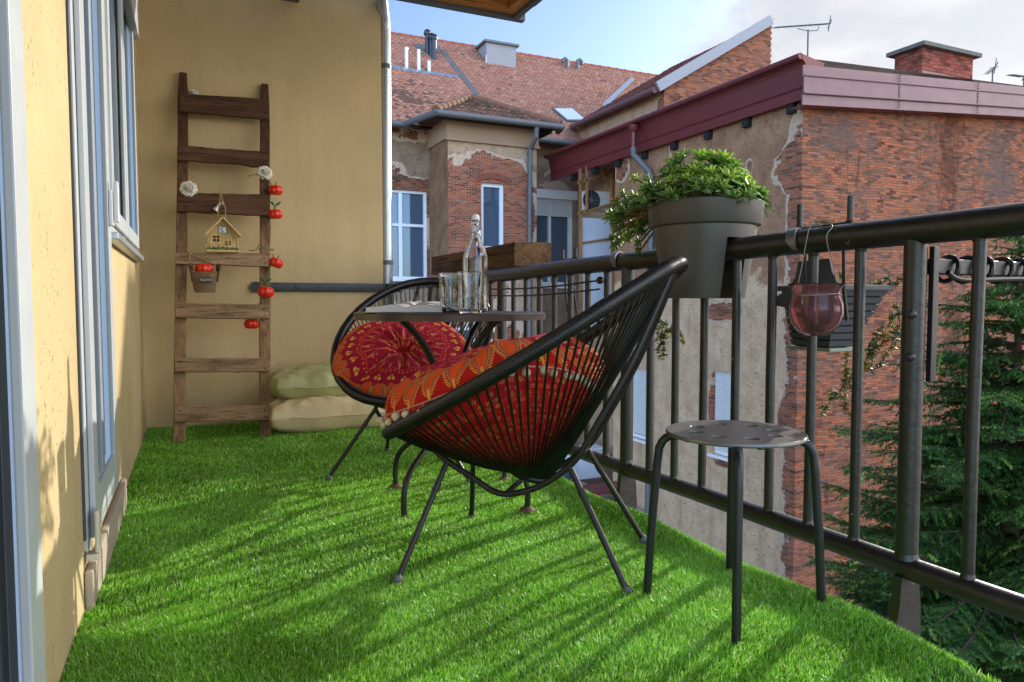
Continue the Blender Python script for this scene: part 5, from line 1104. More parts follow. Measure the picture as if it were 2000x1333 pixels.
# ------------------------------------------------ printed cushions (mandala print as vertex colours)
C0 = np.array
cM = C0(g(164, 26, 58)); cR_ = C0(g(200, 32, 28)); cO = C0(g(232, 96, 34)); cY = C0(g(232, 168, 66)); cG = C0(g(146, 134, 96)); cP = C0(g(126, 18, 50)); cK = C0(g(226, 140, 96))
def mandala(r, th, side=None):
    """r in metres from the centre of the cover, th angle; concentric bands of motifs"""
    r = r*1.0; n = len(r); c = np.tile(cM, (n, 1)); 
    def band(r0, r1, cnt, fn, phase=0.):
        nonlocal c
        m = (r >= r0) & (r < r1); v = (r-r0)/(r1-r0); u = ((th/(2*PI)*cnt+phase) % 1)*2-1; w_ = 2*PI*(r0+r1)/2/cnt/(r1-r0)      # u -1..1, aspect
        fn(m, u, v, w_)
    def put(m, cond, colr): 
        mm = m & cond; c[mm] = colr
    def dots(colr, rr_=.35):
        def f(m, u, v, w_): put(m, (u*w_/2)**2+((v-.5))**2 < (rr_*.5)**2, colr)
        return f
    def leaf(colr, c2):
        def f(m, u, v, w_): 
            hw = .5*np.sin(np.clip(v, 0, 1)*PI); put(m, np.abs(u) < hw, colr); put(m, np.abs(u) < hw*.4, c2)
        return f
    def tree(colr):
        def f(m, u, v, w_): put(m, (np.abs(u) < .08) | ((np.abs(u) < .6*(1-v)) & (((v*5+np.abs(u)*2) % 1) < .42)), colr)
        return f
    def heart(colr):
        def f(m, u, v, w_): put(m, ((np.abs(u)-.3)**2*1.3+(v-.62)**2*2 < .09) | ((np.abs(u) < .6*(v)) & (v < .6) & (v > .15)), colr); put(m, (np.abs(u) < .12) & (v > .3) & (v < .6), cM)
        return f
    def paisley(m, u, v, w_):
        vv = v*1.15-.05; hw = .80*np.sqrt(np.clip(1-((vv-.38)/.42)**2, 0, 1))*(vv < .38)+.80*np.clip(1-((vv-.38)/.62), 0, 1)**.75*(vv >= .38)
        hw = np.where((vv > -.04) & (vv < 1), hw, 0); au_ = np.abs(u)
        put(m, (au_ < hw+.30) & (au_ > hw+.06) & (((vv*15+au_*2.0) % 1) < .5) & (hw > 0.02), cY)
        put(m, au_ < hw*.95, cG); put(m, au_ < hw*.74, cR_); put(m, au_ < hw*.60, cO); put(m, (au_ < hw*.52) & (((vv*11) % 1) < .45) & (((u*5) % 1) < .45), cR_); put(m, (au_ < .10) & (vv > .82), cY)
    def petals(m, u, v, w_): 
        hw = .95*np.sqrt(np.clip(1-v, 0, 1)); put(m, np.abs(u) < hw, cR_); put(m, (np.abs(u) < hw) & (np.abs(u) > hw-.22), cO)
    band(0, .045, 12, leaf(cO, cR_)); band(.047, .085, 20, leaf(cK, cO)); band(.088, .098, 44, dots(cY, .8)); band(.10, .15, 22, tree(cK)); band(.153, .164, 60, dots(cO, .7)); band(.17, .205, 26, tree(cK), .5)
    m = (r >= .208) & (r < .211); c[m] = cO
    band(.216, .232, 70, dots(cO, .7)); band(.238, .282, 26, heart(cY)); band(.290, .425, 30, paisley)
    k = np.clip((r-.27)/.12, 0, 1)[:, None]; base_m = (np.abs(c-cM).sum(1) < 1e-6)
    c = np.where(base_m[:, None], cM*(1-k)+cR_*.85*k, c)
    
    # small scattered flowers over the underside
    m = r >= .432; row = np.floor((r-.432)/.021).astype(int); v = ((r-.432)/.021) % 1-.5; rc = np.maximum(.40-np.maximum(r-.50, 0)*.75, .05); cnt = np.maximum((2*PI*rc/.024).astype(int), 8)
    cnt = np.maximum((2*PI*np.maximum(.40-np.maximum(row*.021+.432-.50, 0)*.75, .05)/.024).astype(int), 8); uu = th/(2*PI)*cnt+.5*(row % 2); cell = np.floor(uu).astype(int); u = uu-cell-.5
    hsh = np.abs(np.sin(row*127.1+(cell % cnt)*311.7)*43758.5453) % 1; h2 = np.abs(np.sin(row*269.5+(cell % cnt)*183.3)*24634.63) % 1
    rad_ = np.hypot(u, v); ang = np.arctan2(v, u); pet = .20+.17*np.cos(ang*(4+(hsh*3).astype(int))+h2*6)
    cols = np.stack([cY, cO, cG, cK, cR_, cO, cY*.8, cP])[np.minimum((h2*8).astype(int), 7)]
    fl = m & (rad_ < pet) & (hsh < .85); c[fl] = cols[fl]; ctr = m & (rad_ < .09); c[ctr] = cR_
    bt = m & (((r-.432) % .084) < .0035); c[bt] = cO*.8
    bgm = m & ~fl & ~ctr & ~bt; c[bgm] = (cR_*.85+cP*.15)*(.85+.4*hsh[bgm][:, None])
    return np.clip(c*1.15, 0, .95)
FAB = attrmat('printed_cotton', .8, .35, 300, .15)
def cushion(name, lab, loc, nrm, spin, prof_fn, R_, nth=900, nr=420, squash=1.0, dirx=(1,0,0)):
    """closed cushion surface from a polar grid: prof_fn(t, th)->(radius, height) t 0 top centre .. 1 bottom centre"""
    t_ = thing(name, lab, 'cushion', loc); tt = np.linspace(0, 1, nr); th = np.linspace(0, 2*PI, nth+1)[:-1]; TT, TH = np.meshgrid(tt, th, indexing='ij')
    rr, hh_ = prof_fn(TT, TH); zN = np.array(nrm, float); zN /= np.linalg.norm(zN); xN = np.array(dirx, float); xN -= zN*(xN@zN); xN /= np.linalg.norm(xN); yN = np.cross(zN, xN)
    P_ = rr[..., None]*(np.cos(TH)[..., None]*xN+np.sin(TH)[..., None]*yN*squash)+hh_[..., None]*zN
    arc = np.concatenate([np.zeros((1, nth)), np.cumsum(np.sqrt(np.diff(rr, axis=0)**2+np.diff(hh_, axis=0)**2), 0)], 0)
    colr = mandala(arc.ravel(), (TH+spin).ravel())
    i_ = np.arange(nr-1)[:, None]*nth; k_ = np.arange(nth)[None]; k2 = (k_+1) % nth; Q = np.stack([i_+k_, i_+k2, i_+nth+k2, i_+nth+k_], -1).reshape(-1, 4)
    bigmesh('cover', P_.reshape(-1, 3), Q, [], FAB, colr, t_)
    return t_, (xN, yN, zN)
def rot2(v, fd):   # chair-local f,s -> world
    f_ = np.array([fd[0], fd[1], 0])/math.hypot(*fd); s_ = np.array([-f_[1], f_[0], 0]); return f_*v[0]+s_*v[1]+np.array([0,0,v[2]])
pomm = simple('cream_wool_pompom', g(214, 198, 164), .95, 0, .12, 90, .6, 200)
# near: big floor pouf filling the bowl; its underside follows the strings
def bowl(a, v):
    a = np.asarray(a, float); v = np.asarray(v, float); u = np.cos(a); wv = .345*(1+.08*u); sn = np.sin(a)
    R0 = np.stack([.012-.425*u-.030*.5*sn**2, wv*sn, .605+.250*u-.030*.86*sn**2], -1)
    Hh = np.stack([.005-.055*u, .045*sn, .245-.012*u], -1); dip = 4*v*(1-v)
    P = R0*(1-v)[..., None]+Hh*v[..., None]; P[..., 2] += dip*(-.028*sn**2-.012); return P
fN = np.array([NCF[0], NCF[1], 0])/math.hypot(*NCF); sN = np.array([-fN[1], fN[0], 0])
def toW(P): return P[..., 0:1]*fN+P[..., 1:2]*sN+P[..., 2:3]*np.array([0,0,1.])
CC = np.array([.07, 0, .50])
def near_surf(t, th):
    """t 0 top centre, .46 seam, 1 underside; th 0 = front"""
    a = th+PI; fr = .5+.5*np.cos(th); vs_ = .03+.43*((1-np.cos(th))/2)**0+0*th; vs_ = np.clip(.07-.07*fr+.50*np.clip(-np.cos(th), 0, 1)**1.3, 0, 1)
    Sm = bowl(a, vs_); Sm = CC+(Sm-CC)*(.93+.10*fr**3)[..., None]; Sm[..., 2] += .045*fr**2+.012
    at = np.clip(t/.46, 0, 1); bt_ = np.clip((t-.46)/.54, 0, 1)
    k = np.sin(at*PI/2)**.92
    top = CC+(Sm-CC)*k[..., None]; nrm = np.array([.28, 0, .96]); hgt = .125*np.cos(at*PI/2)**.85*(1+.10*np.sin(th*2+.6))-.03*np.exp(-(k/.12)**2)
    top = top+nrm*hgt[..., None]
    vv_ = vs_+(.90-vs_)*bt_; bot = bowl(a, vv_); inw = CC-bot; inw /= (np.linalg.norm(inw, axis=-1)[..., None]+1e-9); bot = bot+inw*.014
    w2 = np.clip(bt_/.16, 0, 1); w2 = w2*w2*(3-2*w2); bot = Sm*(1-w2)[..., None]+bot*w2[..., None]; 
    out_ = Sm-CC; out_ /= np.linalg.norm(out_, axis=-1)[..., None]; puffy = np.sin(np.clip(bt_/.3, 0, 1)*PI)*.012*fr; bot = bot+out_*puffy[..., None]
    P = np.where((t < .46)[..., None], top, bot)
    w_ = .005*np.sin(th*9+t*14)*np.sin(t*PI)+.004*np.sin(th*21+3*np.sin(t*9))*np.sin(t*PI)*(t < .5)+.004*np.sin(th*38)*np.exp(-((t-.46)/.05)**2)
    return P+np.array([.2, 0, 1])*(w_*(t < .46))[..., None]
def near_cushion():
    nth, nr = 1000, 460; ncp_ = np.array(NCL)+toW(CC); t_ = thing('pompom_cushion', 'thick red and orange mandala floor cushion with cream pompoms in the near chair', 'cushion', tuple(ncp_))
    TT, TH = np.meshgrid(np.linspace(0, 1, nr), np.linspace(0, 2*PI, nth+1)[:-1], indexing='ij'); P = near_surf(TT, TH)
    arc = np.concatenate([np.zeros((1, nth)), np.cumsum(np.linalg.norm(np.diff(P, axis=0), axis=2), 0)], 0)
    arc[TT >= .46] += 0; sa = arc[np.argmax(np.linspace(0, 1, nr) >= .46)]; arc = np.where(TT < .46, arc/sa[None]*.43, .432+(arc-sa[None])*1.0)
    colr = mandala(arc.ravel(), (TH+.3).ravel()); Wp = toW(P-CC).reshape(-1, 3)
    i_ = np.arange(nr-1)[:, None]*nth; k_ = np.arange(nth)[None]; k2 = (k_+1) % nth; Q = np.stack([i_+k_, i_+k2, i_+nth+k2, i_+nth+k_], -1).reshape(-1, 4)
    bigmesh('cover', Wp, Q, [], FAB, colr, t_); return t_
tn = near_cushion()
def seam(th): 
    P = near_surf(np.array([.462]), np.array([th]))[0]; C1 = toW(P[None])[0]+np.array(NCL); od = toW((P-CC)[None])[0]; od[2] = 0; od /= np.linalg.norm(od); return Vector(C1), Vector(od)
mbt = MB(); npm = 58; line = []
for k in range(240):
    th = 2*PI*k/240; sp_, od = seam(th); line.append(sp_+od*.004)
mbt.tube(line, .0022, 5, closed=True); 
for k in range(npm):
    th = 2*PI*(k+random.uniform(-.25,.25))/npm; sp_, od = seam(th); fr = max(0, math.cos(th)); p = sp_+od*.006
    L = random.uniform(.016,.034); e = p+Vector((0,0,-L*(.5+.5*fr)))+od*(.012 if fr > .3 else -.004); mbt.tube([p, e], .0012, 4, caps=False)
    mb = MB(); rad = random.uniform(.0108,.0128); bm = bmesh.new(); bmesh.ops.create_icosphere(bm, subdivisions=2, radius=rad)
    for v in bm.verts: v.co = v.co*random.uniform(.92,1.07)+e
    bm.verts.index_update(); mb.add([tuple(v.co) for v in bm.verts], [tuple(v.index for v in f.verts) for f in bm.faces]); bm.free(); mb.build('pompom', pomm, tn, smooth=True, sharp=180)
mbt.build('trim_cord', simple('pink_trim_cord', g(206, 150, 138), .9), tn, smooth=True)
# far: round tufted cushion
def prof_far(t, th):
    R0 = .305+.006*np.sin(th*5)
    a = np.clip(t/.5, 0, 1); b = np.clip((t-.5)/.5, 0, 1)
    r_top = R0*np.sin(a*PI/2); h_top = .085*np.cos(a*PI/2)**.7; r_bot = R0*np.cos(b*PI/2)**.7; h_bot = -.08*np.sin(b*PI/2)
    rr = np.where(t < .5, r_top, r_bot); hh_ = np.where(t < .5, h_top, h_bot)
    tuft = -.085*np.exp(-(rr/.045)**1.3)*(t < .5); pl_ = .010*np.cos(th*13+.8*np.sin(th*3))*np.exp(-((rr-.09)/.075)**2)*(t < .5)
    fold = -.030*np.exp(-((np.sin((th-5.7)/2))/.10)**2)*np.clip(rr/.1, 0, 1)*(t < .5)*(rr < .29)
    return rr, hh_+tuft+pl_+fold+.004*np.sin(th*26)*np.exp(-((t-.5)/.12)**2)
fcp = np.array(FCL)+rot2((.10, -.02, .50), FCF)
tf, _ = cushion('round_cushion', 'round tufted crimson mandala cushion in the far chair', tuple(fcp), rot2((.50, .10, .85), FCF), 1.1, prof_far, .3, 800, 300, 1.0, rot2((1,0,-.5), FCF))
mb = MB(); nz_ = Vector(rot2((.50, .10, .85), FCF)).normalized(); mb.lathe([(0,.010),(.008,.008),(.012,.002),(.010,-.004)], 14, tuple(Vector(fcp)+nz_*.006), nz_.to_track_quat('Z','Y').to_matrix().to_4x4()); mb.build('button', simple('crimson_button', g(130, 24, 50), .7), tf, smooth=True)
# second cushion behind it, upright against the back
def prof_b(t, th):
    a = t*PI; return .20*np.sin(a)**.6*(1+.03*np.sin(th*4)), .065*np.cos(a)+.004*np.sin(th*15)*np.sin(a)
bcp = np.array(FCL)+rot2((-.10, -.15, .545), FCF)
cushion('back_cushion', 'smaller red printed cushion tucked behind the tufted one in the far chair', tuple(bcp), rot2((.45, -.1, .8), FCF), .2, prof_b, .2, 400, 160, .85, rot2((0,1,0), FCF))

# ------------------------------------------------ stool
SC = Vector((1.225, 1.345, 0)); SZ = .436; SR = .163
st = thing('metal_stool', 'round backless metal stool with eight holes in its seat by the railing', 'stool', tuple(SC))
cu = bpy.data.curves.new('seat', 'CURVE'); cu.dimensions = '2D'; cu.fill_mode = 'BOTH'; cu.extrude = .0016; cu.bevel_depth = .0016; cu.bevel_resolution = 2
def circ(cx, cy, r_, n_=40):
    sp = cu.splines.new('POLY'); sp.points.add(n_-1); sp.use_cyclic_u = True
    for i in range(n_): sp.points[i].co = (cx+r_*math.cos(2*PI*i/n_), cy+r_*math.sin(2*PI*i/n_), 0, 1)
circ(0, 0, SR, 96)
va = math.atan2(SC.y, SC.x)
for k in range(8):
    a = va+PI/8+k*PI/4; circ(.098*math.cos(a), .098*math.sin(a), .0185, 28)
so_ = bpy.data.objects.new('tmp', cu); COL.objects.link(so_); bpy.context.view_layer.update(); me = bpy.data.meshes.new_from_object(so_.evaluated_get(bpy.context.evaluated_depsgraph_get())); bpy.data.objects.remove(so_)
me.materials.clear(); me.materials.append(M['stool']); so2 = bpy.data.objects.new('seat', me); COL.objects.link(so2); so2.parent = st; so2.location = (0,0,SZ-.004)
mb = MB(); mb.tube([SC+Vector(((SR-.001)*math.cos(a), (SR-.001)*math.sin(a), SZ-.0065)) for a in np.linspace(0, 2*PI, 81)[:-1]], .0045, 8, closed=True); mb.build('rolled_edge', M['stool'], st, smooth=True)
for (fx, fy) in ((1.073, 1.164), (1.056, 1.466), (1.366, 1.512), (1.385, 1.215)):
    d = Vector((fx-SC.x, fy-SC.y, 0)); r_ = d.length; d.normalize(); f_ = Vector((fx, fy, .004))
    up_ = [f_, f_+Vector((0,0,.18))-d*.010, f_+Vector((0,0,.34))-d*.022, f_+Vector((0,0,.385))-d*.027]
    arc = [Vector((fx, fy, 0))-d*(.029+.035*(1-math.cos(a)))+Vector((0,0,.385+.034*math.sin(a))) for a in np.linspace(.25, PI/2, 7)]
    mb = MB(); mb.tube(up_+arc+[SC+d*.03+Vector((0,0,.4185))], .0105, 14); L = mb.build('leg', M['black'], st, smooth=True)
    mb = MB(); mb.lathe([(0,0),(.0115,0),(.0120,.012),(.0108,.014)], 14, (fx, fy, .0)); mb.build('cap', M['dark'], L, smooth=True)
for a in (va+.5, va+PI+.45, va+2.2):
    mb = MB(); c = SC+Vector((.13*math.cos(a), .13*math.sin(a), SZ-.014)); mb.box((c.x-.009, c.y-.006, c.z-.006), (c.x+.009, c.y+.006, c.z+.006), None, .002); mb.build('rubber_stop', M['blackworn'], st)
# ============================================================ things on and outside the rail
potm = simple('taupe_grey_plastic_pot', g(78, 74, 66), .42, 0, .06, 3, .04, 120)
def railz(y): return zt(y)
# ---- saddle pot
PY = 1.90; pz0, pz1 = .762, 1.072; PR = .190
pot = thing('saddle_flower_pot', 'big taupe grey saddle flower pot sitting astride the handrail behind the near chair', 'flower pot', (RX, PY, pz0))
def rad(z): return .132+(.166-.132)*(z-pz0)/(.985-pz0)
slot = .040; ztop_slot = railz(PY)+.040
mb = MB()
def lobe(sgn):
    # D-shaped outline at given z, on one side of the rail
    def ring(z, n_=28):
        R_ = rad(z); x_ = slot; a = math.acos(min(.99, x_/R_)); pts = []
        for k in range(n_+1):
            t = -a+2*a*k/n_; pts.append((RX+sgn*R_*math.cos(t), PY+R_*math.sin(t), z))
        return pts
    zs = np.linspace(pz0, ztop_slot, 6); rs = [ring(z) for z in zs]; n_ = len(rs[0]); vs = [p for r_ in rs for p in r_]
    fs = [(n_*j+i, n_*j+(i+1) % n_, n_*j+n_+(i+1) % n_, n_*j+n_+i) for j in range(5) for i in range(n_)]+[tuple(range(n_))]
    mb.add(vs, fs)
lobe(1); lobe(-1)
mb.lathe([(rad(ztop_slot), ztop_slot-.001), (rad(.985), .985), (.166, .993), (.178, .997), (.181, 1.002), (PR-.002, 1.062), (PR-.001, 1.069), (PR-.006, 1.073), (PR-.012, 1.070), (PR-.018, 1.02), (0, 1.02)], 72, (RX, PY, 0))
mb.add([(RX-slot, PY-.15, ztop_slot-.001), (RX+slot, PY-.15, ztop_slot-.001), (RX+slot, PY+.15, ztop_slot-.001), (RX-slot, PY+.15, ztop_slot-.001)], [(0,1,2,3)])
mb.build('pot_shell', potm, pot, smooth=True)
mb = MB(); mb.lathe([(0, 1.045), (.17, 1.04)], 24, (RX, PY, 0)); mb.build('soil', simple('potting_soil', g(52, 40, 32), .95, 0, .3, 40, .8, 120), pot)
def leafmesh(V, Q, C_, o, d, up, L, wd_, thick, col, curl=.25, ns=6):
    """a fleshy pointed leaf as a small closed strip"""
    d = d/np.linalg.norm(d); s_ = np.cross(d, up); s_ /= (np.linalg.norm(s_)+1e-9); n_ = np.cross(s_, d); b0 = len(V)
    for i in range(ns+1):
        t = i/ns; w_ = wd_*(math.sin(min(1, t*.86+.12)*PI)**.8)*(1 if t < 1 else .05)*.5; c = o+d*L*t+n_*L*curl*(t*t)*-1+n_*L*.15*t
        V += [c-s_*w_+n_*thick*.6, c-n_*thick*(1-t), c+s_*w_+n_*thick*.6, c+n_*thick*.25*(1-t)]
        cc = col*(.8+.45*t); C_ += [cc]*4
    for i in range(ns):
        for k in range(4): Q.append((b0+4*i+k, b0+4*i+(k+1) % 4, b0+4*i+4+(k+1) % 4, b0+4*i+4+k))
def rosette(V, Q, C_, c, axis, R_, rg, cols, nl=14):
    axis = axis/np.linalg.norm(axis); x_ = np.cross(axis, [0.3,.2,1]); x_ /= np.linalg.norm(x_); y_ = np.cross(axis, x_)
    for i in range(nl):
        a = i*2.399963+rg.uniform(-.15,.15); f_ = i/nl; el = .15+1.15*f_; d = (x_*math.cos(a)+y_*math.sin(a))*math.cos(el)+axis*math.sin(el)
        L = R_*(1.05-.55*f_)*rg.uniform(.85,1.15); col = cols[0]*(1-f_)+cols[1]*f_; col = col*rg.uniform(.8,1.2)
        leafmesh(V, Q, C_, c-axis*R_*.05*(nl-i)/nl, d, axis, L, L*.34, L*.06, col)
def finish(name, lab, cat, V, Q, C_, org, mat_=None, **k):
    V = np.array(V)-np.array(org); o = bigmesh(name, V, Q, [], mat_ or M['leaf'], np.array(C_), smooth=True); o.location = org
    return o
rg = random.Random(4); V = []; Q = []; C_ = []
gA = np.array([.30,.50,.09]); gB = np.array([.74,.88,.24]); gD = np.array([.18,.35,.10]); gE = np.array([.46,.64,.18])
cen = []; stems = MB()
def pp(x, y, X): return pl(x, y, 0, X)
spots = []
for i in range(125):          # the cushion of rosettes over the pot
    a = rg.uniform(0, 2*PI); r_ = .20*math.sqrt(rg.random()); yy = PY+.02+r_*math.sin(a)*1.0; xx_ = RX-.01+r_*math.cos(a)*1.0
    k = 1-(r_/.21)**2; z_ = 1.06+.160*k*(1 if yy < PY+.06 else .85)+rg.uniform(-.055,.02)*max(k, .3); spots.append((xx_, yy, z_, r_, a))
for (xx_, yy, z_, r_, a) in spots:
    ax_ = np.array([math.cos(a)*r_/.20*.9, math.sin(a)*r_/.20*.9, .9])+np.array([rg.uniform(-.25,.25) for _ in range(3)])
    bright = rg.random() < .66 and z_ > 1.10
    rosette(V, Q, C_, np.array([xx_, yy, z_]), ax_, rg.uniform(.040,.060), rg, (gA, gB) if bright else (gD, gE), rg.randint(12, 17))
    stems.tube([(xx_*.4+RX*.6, yy*.4+PY*.6, 1.03), (xx_, yy, z_)], .003, 5)
for (x, y, X) in [(1275,395,1.47),(1258,420,1.47),(1240,440,1.46),(1225,400,1.46),(1290,420,1.48),(1300,440,1.46),(1262,452,1.45),(1250,470,1.45),(1235,455,1.46),(1215,430,1.47),(1200,415,1.47),(1210,445,1.47),(1195,425,1.48),(1240,380,1.48),(1262,372,1.49),(1285,365,1.49),(1300,385,1.48),(1225,465,1.47),(1270,435,1.45),(1320,405,1.44),(1330,380,1.46),(1310,360,1.49),(1245,352,1.5),(1270,348,1.5),(1255,400,1.45),(1280,380,1.46), (1232,418,1.46),(1248,488,1.46),(1310,420,1.42), (1325,395,1.43), (1297,402,1.45), (1340,400,1.42),(1222,380,1.5),(1208,400,1.5), (1240,402,1.5)]+[(rg.uniform(1195,1330), 0, 0) for _ in range(38)]:
    if y == 0: X = rg.uniform(1.42, 1.52); y = rg.uniform(350+max(0, 1290-x)*.75, 405+max(0, min(1300, 1330)-x)*.55+(22 if x < 1300 else 5))
    p = pp(x+rg.uniform(-4,4), y+rg.uniform(-4,4), X+.06); ax_ = p-np.array([RX, PY, 1.02]); ax_ = ax_/np.linalg.norm(ax_)+np.array([-.3, -.3, .45+rg.uniform(-.2,.2)])
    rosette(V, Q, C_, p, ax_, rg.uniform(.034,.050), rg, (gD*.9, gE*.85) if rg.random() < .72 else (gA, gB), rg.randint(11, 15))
    q0_ = np.array([RX-.05, PY+.08, 1.06]); m_ = (q0_+p)/2+np.array([0,0,.015]); stems.tube(smoothpath([q0_, m_, p], 4), .0042, 6)
# two withering orange heads
for (x, y) in ((1205,392),(1243,424)): rosette(V, Q, C_, pp(x, y, 1.50), np.array([-.4,-.3,.6]), .03, rg, (np.array([.45,.22,.06]), np.array([.5,.42,.12])), 11)
su = thing('succulent_plant', 'bushy bright green succulent spilling left out of the taupe pot', 'plant', (RX, PY, 1.05))
o = bigmesh('foliage', np.array(V)-np.array([RX, PY, 1.05]), Q, [], M['leaf'], np.array(C_), su, True); stems.build('stem', simple('succulent_stem', g(120, 108, 70), .8, 0, .25, 20), su, smooth=True)
# ---- U shaped rail brackets with flat hooks over the rail
def bracket(y0, y1, ya, yb, h, lab, hooky):
    """flat hook over the handrail at hooky and two prongs that stand up outside the rail at y0,y1"""
    t = thing('planter_bracket', lab, 'bracket', (RX, (y0+y1)/2, .9), 'planter brackets hooked over the handrail'); mb = MB(); zr = lambda y: zt(y)+.036
    X_ = RX+.045; pts = [(X_, y1, zr(y1)+h), (X_, y1, zr(y1)+.014), (X_, y1-.014 if y1 > y0 else y1+.014, zr(y1)+.004), (X_, y0+.014, zr(y0)+.004), (X_, y0, zr(y0)+.014), (X_, y0, zr(y0)+h)]
    mb.tube(pts, .0085, 10); mb.build('prong_bar', M['black'], t, smooth=True)
    mb = MB(); n_ = 14; R_ = .0375; vs = []      # half ring wrap
    for k in range(n_+1):
        a = math.radians(25+(215-25)*k/n_); wv = .017 if k < n_-3 else .017*(1-(k-n_+3)/4)
        for rr_ in (R_, R_+.005):
            for s_ in (-1, 1): vs.append((RX+rr_*math.cos(a), hooky+.03*(1-k/n_)+s_*wv-.02*(k/n_), zt(hooky)+rr_*math.sin(a)))
    fs = []
    for k in range(n_):
        b = 4*k; fs += [(b,b+1,b+5,b+4), (b+2,b+6,b+7,b+3), (b,b+4,b+6,b+2), (b+1,b+3,b+7,b+5)]
    fs += [(0,2,3,1), (4*n_,4*n_+1,4*n_+3,4*n_+2)]; mb.add(vs, fs); mb.build('hook', M['stool'], t, smooth=True)
    mb = MB(); 
    for y in (y0+.02, y1-.02): mb.tube([(X_, y, zr(y)), (X_+.006, y, .78), (X_+.02, y, .70)], .005, 8)
    mb.build('hanger', M['black'], t, smooth=True); return t
bracket(1.368, 1.540, 0, 0, .078, 'black two-pronged bracket on the handrail above the pink glass', 1.50)
bracket(2.83, 2.95, 0, 0, .055, 'black two-pronged bracket on the handrail left of the flower pot', 2.40)
# ---- hanging glass lantern
gp_ = pl(1594, 606, 0, 1.515); gx, gy = gp_[0], gp_[1]; gz0_, gz1_ = pl(1594, 657, 0, 1.515)[2], pl(1594, 556, 0, 1.515)[2]; h_ = gz1_-gz0_
q = NM('pink_purple_glass'); q.fin(g(240, 176, 180), .04); q.b.inputs['Transmission Weight'].default_value = .92; q.b.inputs['IOR'].default_value = 1.3
ln = thing('hanging_candle_glass', 'round pinkish glass candle holder hung by wire from the handrail', 'candle holder', (gx, gy, gz0_)); R_ = .0715
mb = MB(); pr = [(0, 0), (.35, .015), (.62, .09), (.85, .25), (.94, .45), (.92, .62), (.83, .76), (.80, .84), (.88, .93), (1.0, 1.0)]
outp = [(R_*a, h_*b) for a, b in pr]; inp = [(max(0, R_*a-.0035), h_*b+(.0035 if b < .5 else 0)) for a, b in pr][::-1]
mb.lathe(outp+[(R_*1.0+.001, h_+.002)]+inp, 56, (0,0,0)); mb.build('glass_bowl', q.m, ln, local=True, smooth=True, sharp=80)
mb = MB(); mb.lathe([(0,.012),(.019,.012),(.020,.028),(.018,.030),(.017,.026),(0,.026)], 20, (0.01,0,0)); mb.tube([(.01,0,.026),(.011,0,.034)], .0012, 5); mb.build('tea_light', simple('candle_wax', g(226, 196, 160), .5), ln, local=True, smooth=True)
wr = simple('twisted_wire', g(158, 146, 128), .5, .5, .2, 60)
mb = MB(); mb.tube([(R_*.83*math.cos(a), R_*.83*math.sin(a), h_*.80+.002*math.sin(3*a)) for a in np.linspace(0, 2*PI, 40)[:-1]], .0014, 6, closed=True)
ty = gy+.02; tz = zt(ty)+.040; L0 = Vector((gx, gy, gz0_)); dirv = Vector((math.cos(YAW), -math.sin(YAW), 0))
a1_ = L0-dirv*.055+Vector((0,0,h_*.80)); a2_ = L0+dirv*.058+Vector((0,0,h_*.80)); kn = Vector((RX-.01, gy+.02, tz+.004))
for a_, mid in ((a1_, Vector((RX-.045, gy+.055, zt(gy)+.02))), (a2_, Vector((RX-.05, gy-.01, zt(gy)+.0)))):
    mb.tube([p-L0 for p in smoothpath([a_, a_.lerp(mid, .5)+Vector((.002,0,0)), mid, mid+Vector((.02,0,.028)), kn], 5)], .0014, 6)
rgw = random.Random(2); tang = [kn+Vector((rgw.uniform(-.012,.02), rgw.uniform(-.03,.05), rgw.uniform(-.002,.012))) for _ in range(14)]
mb.tube([p-L0 for p in smoothpath(tang, 4)], .0012, 5); pr_ = Vector((RX+.045, 1.540, zt(1.54)+.05)); mb.tube([p-L0 for p in smoothpath([kn, kn.lerp(pr_, .5)+Vector((0,0,-.01)), pr_+Vector((-.009,0,0)), pr_+Vector((0,.009,.003)), pr_+Vector((.009,0,.001)), kn], 4)], .0012, 5)
mb.build('wire', wr, ln, local=True, smooth=True)
# ---- slatted grey planter hanging outside
plm = simple('charcoal_planter_plastic', g(70, 74, 80), .45, 0, .1, 6)
bx_ = thing('balcony_planter', 'charcoal slatted planter box hung outside the railing behind the pink glass', 'planter', (1.79, 1.56, .61))
ya, yb_ = 1.475, 1.65; zb0, zb1 = .615, .785; X0b, X1b = 1.735, 1.815; X0t, X1t = 1.70, 1.90
mb = MB(); vs = []; nk = 8
for k in range(nk):
    for (dz, off) in ((.0, .0), (.004, .006), (.020, .0065)):
        z_ = zb0+(zb1-zb0)*k/nk+dz; t = (z_-zb0)/(zb1-zb0); xa = X0b+(X0t-X0b)*t-off; xb = X1b+(X1t-X1b)*t+off; y0_ = ya-.01*t-off+.045*(1-t); y1_ = yb_+.01*t+off; vs += [(xa,y0_,z_),(xb,y0_,z_),(xb,y1_,z_),(xa,y1_,z_)]
n_ = len(vs)//4; mb.add(vs, [(4*i+j, 4*i+(j+1) % 4, 4*i+4+(j+1) % 4, 4*i+4+j) for i in range(n_-1) for j in range(4)]+[(0,1,2,3)]); mb.build('box', plm, bx_)
mb = MB()
for (p, q_) in (((X0t-.012,ya-.02,zb1+.006),(X1t+.012,ya-.02,zb1+.006)), ((X1t+.012,ya-.02,zb1+.006),(X1t+.012,yb_+.02,zb1+.006)), ((X1t+.012,yb_+.02,zb1+.006),(X0t-.012,yb_+.02,zb1+.006)), ((X0t-.012,yb_+.02,zb1+.006),(X0t-.012,ya-.02,zb1+.006))): mb.bar(p, q_, .016, .022, (0,0,1), .003)
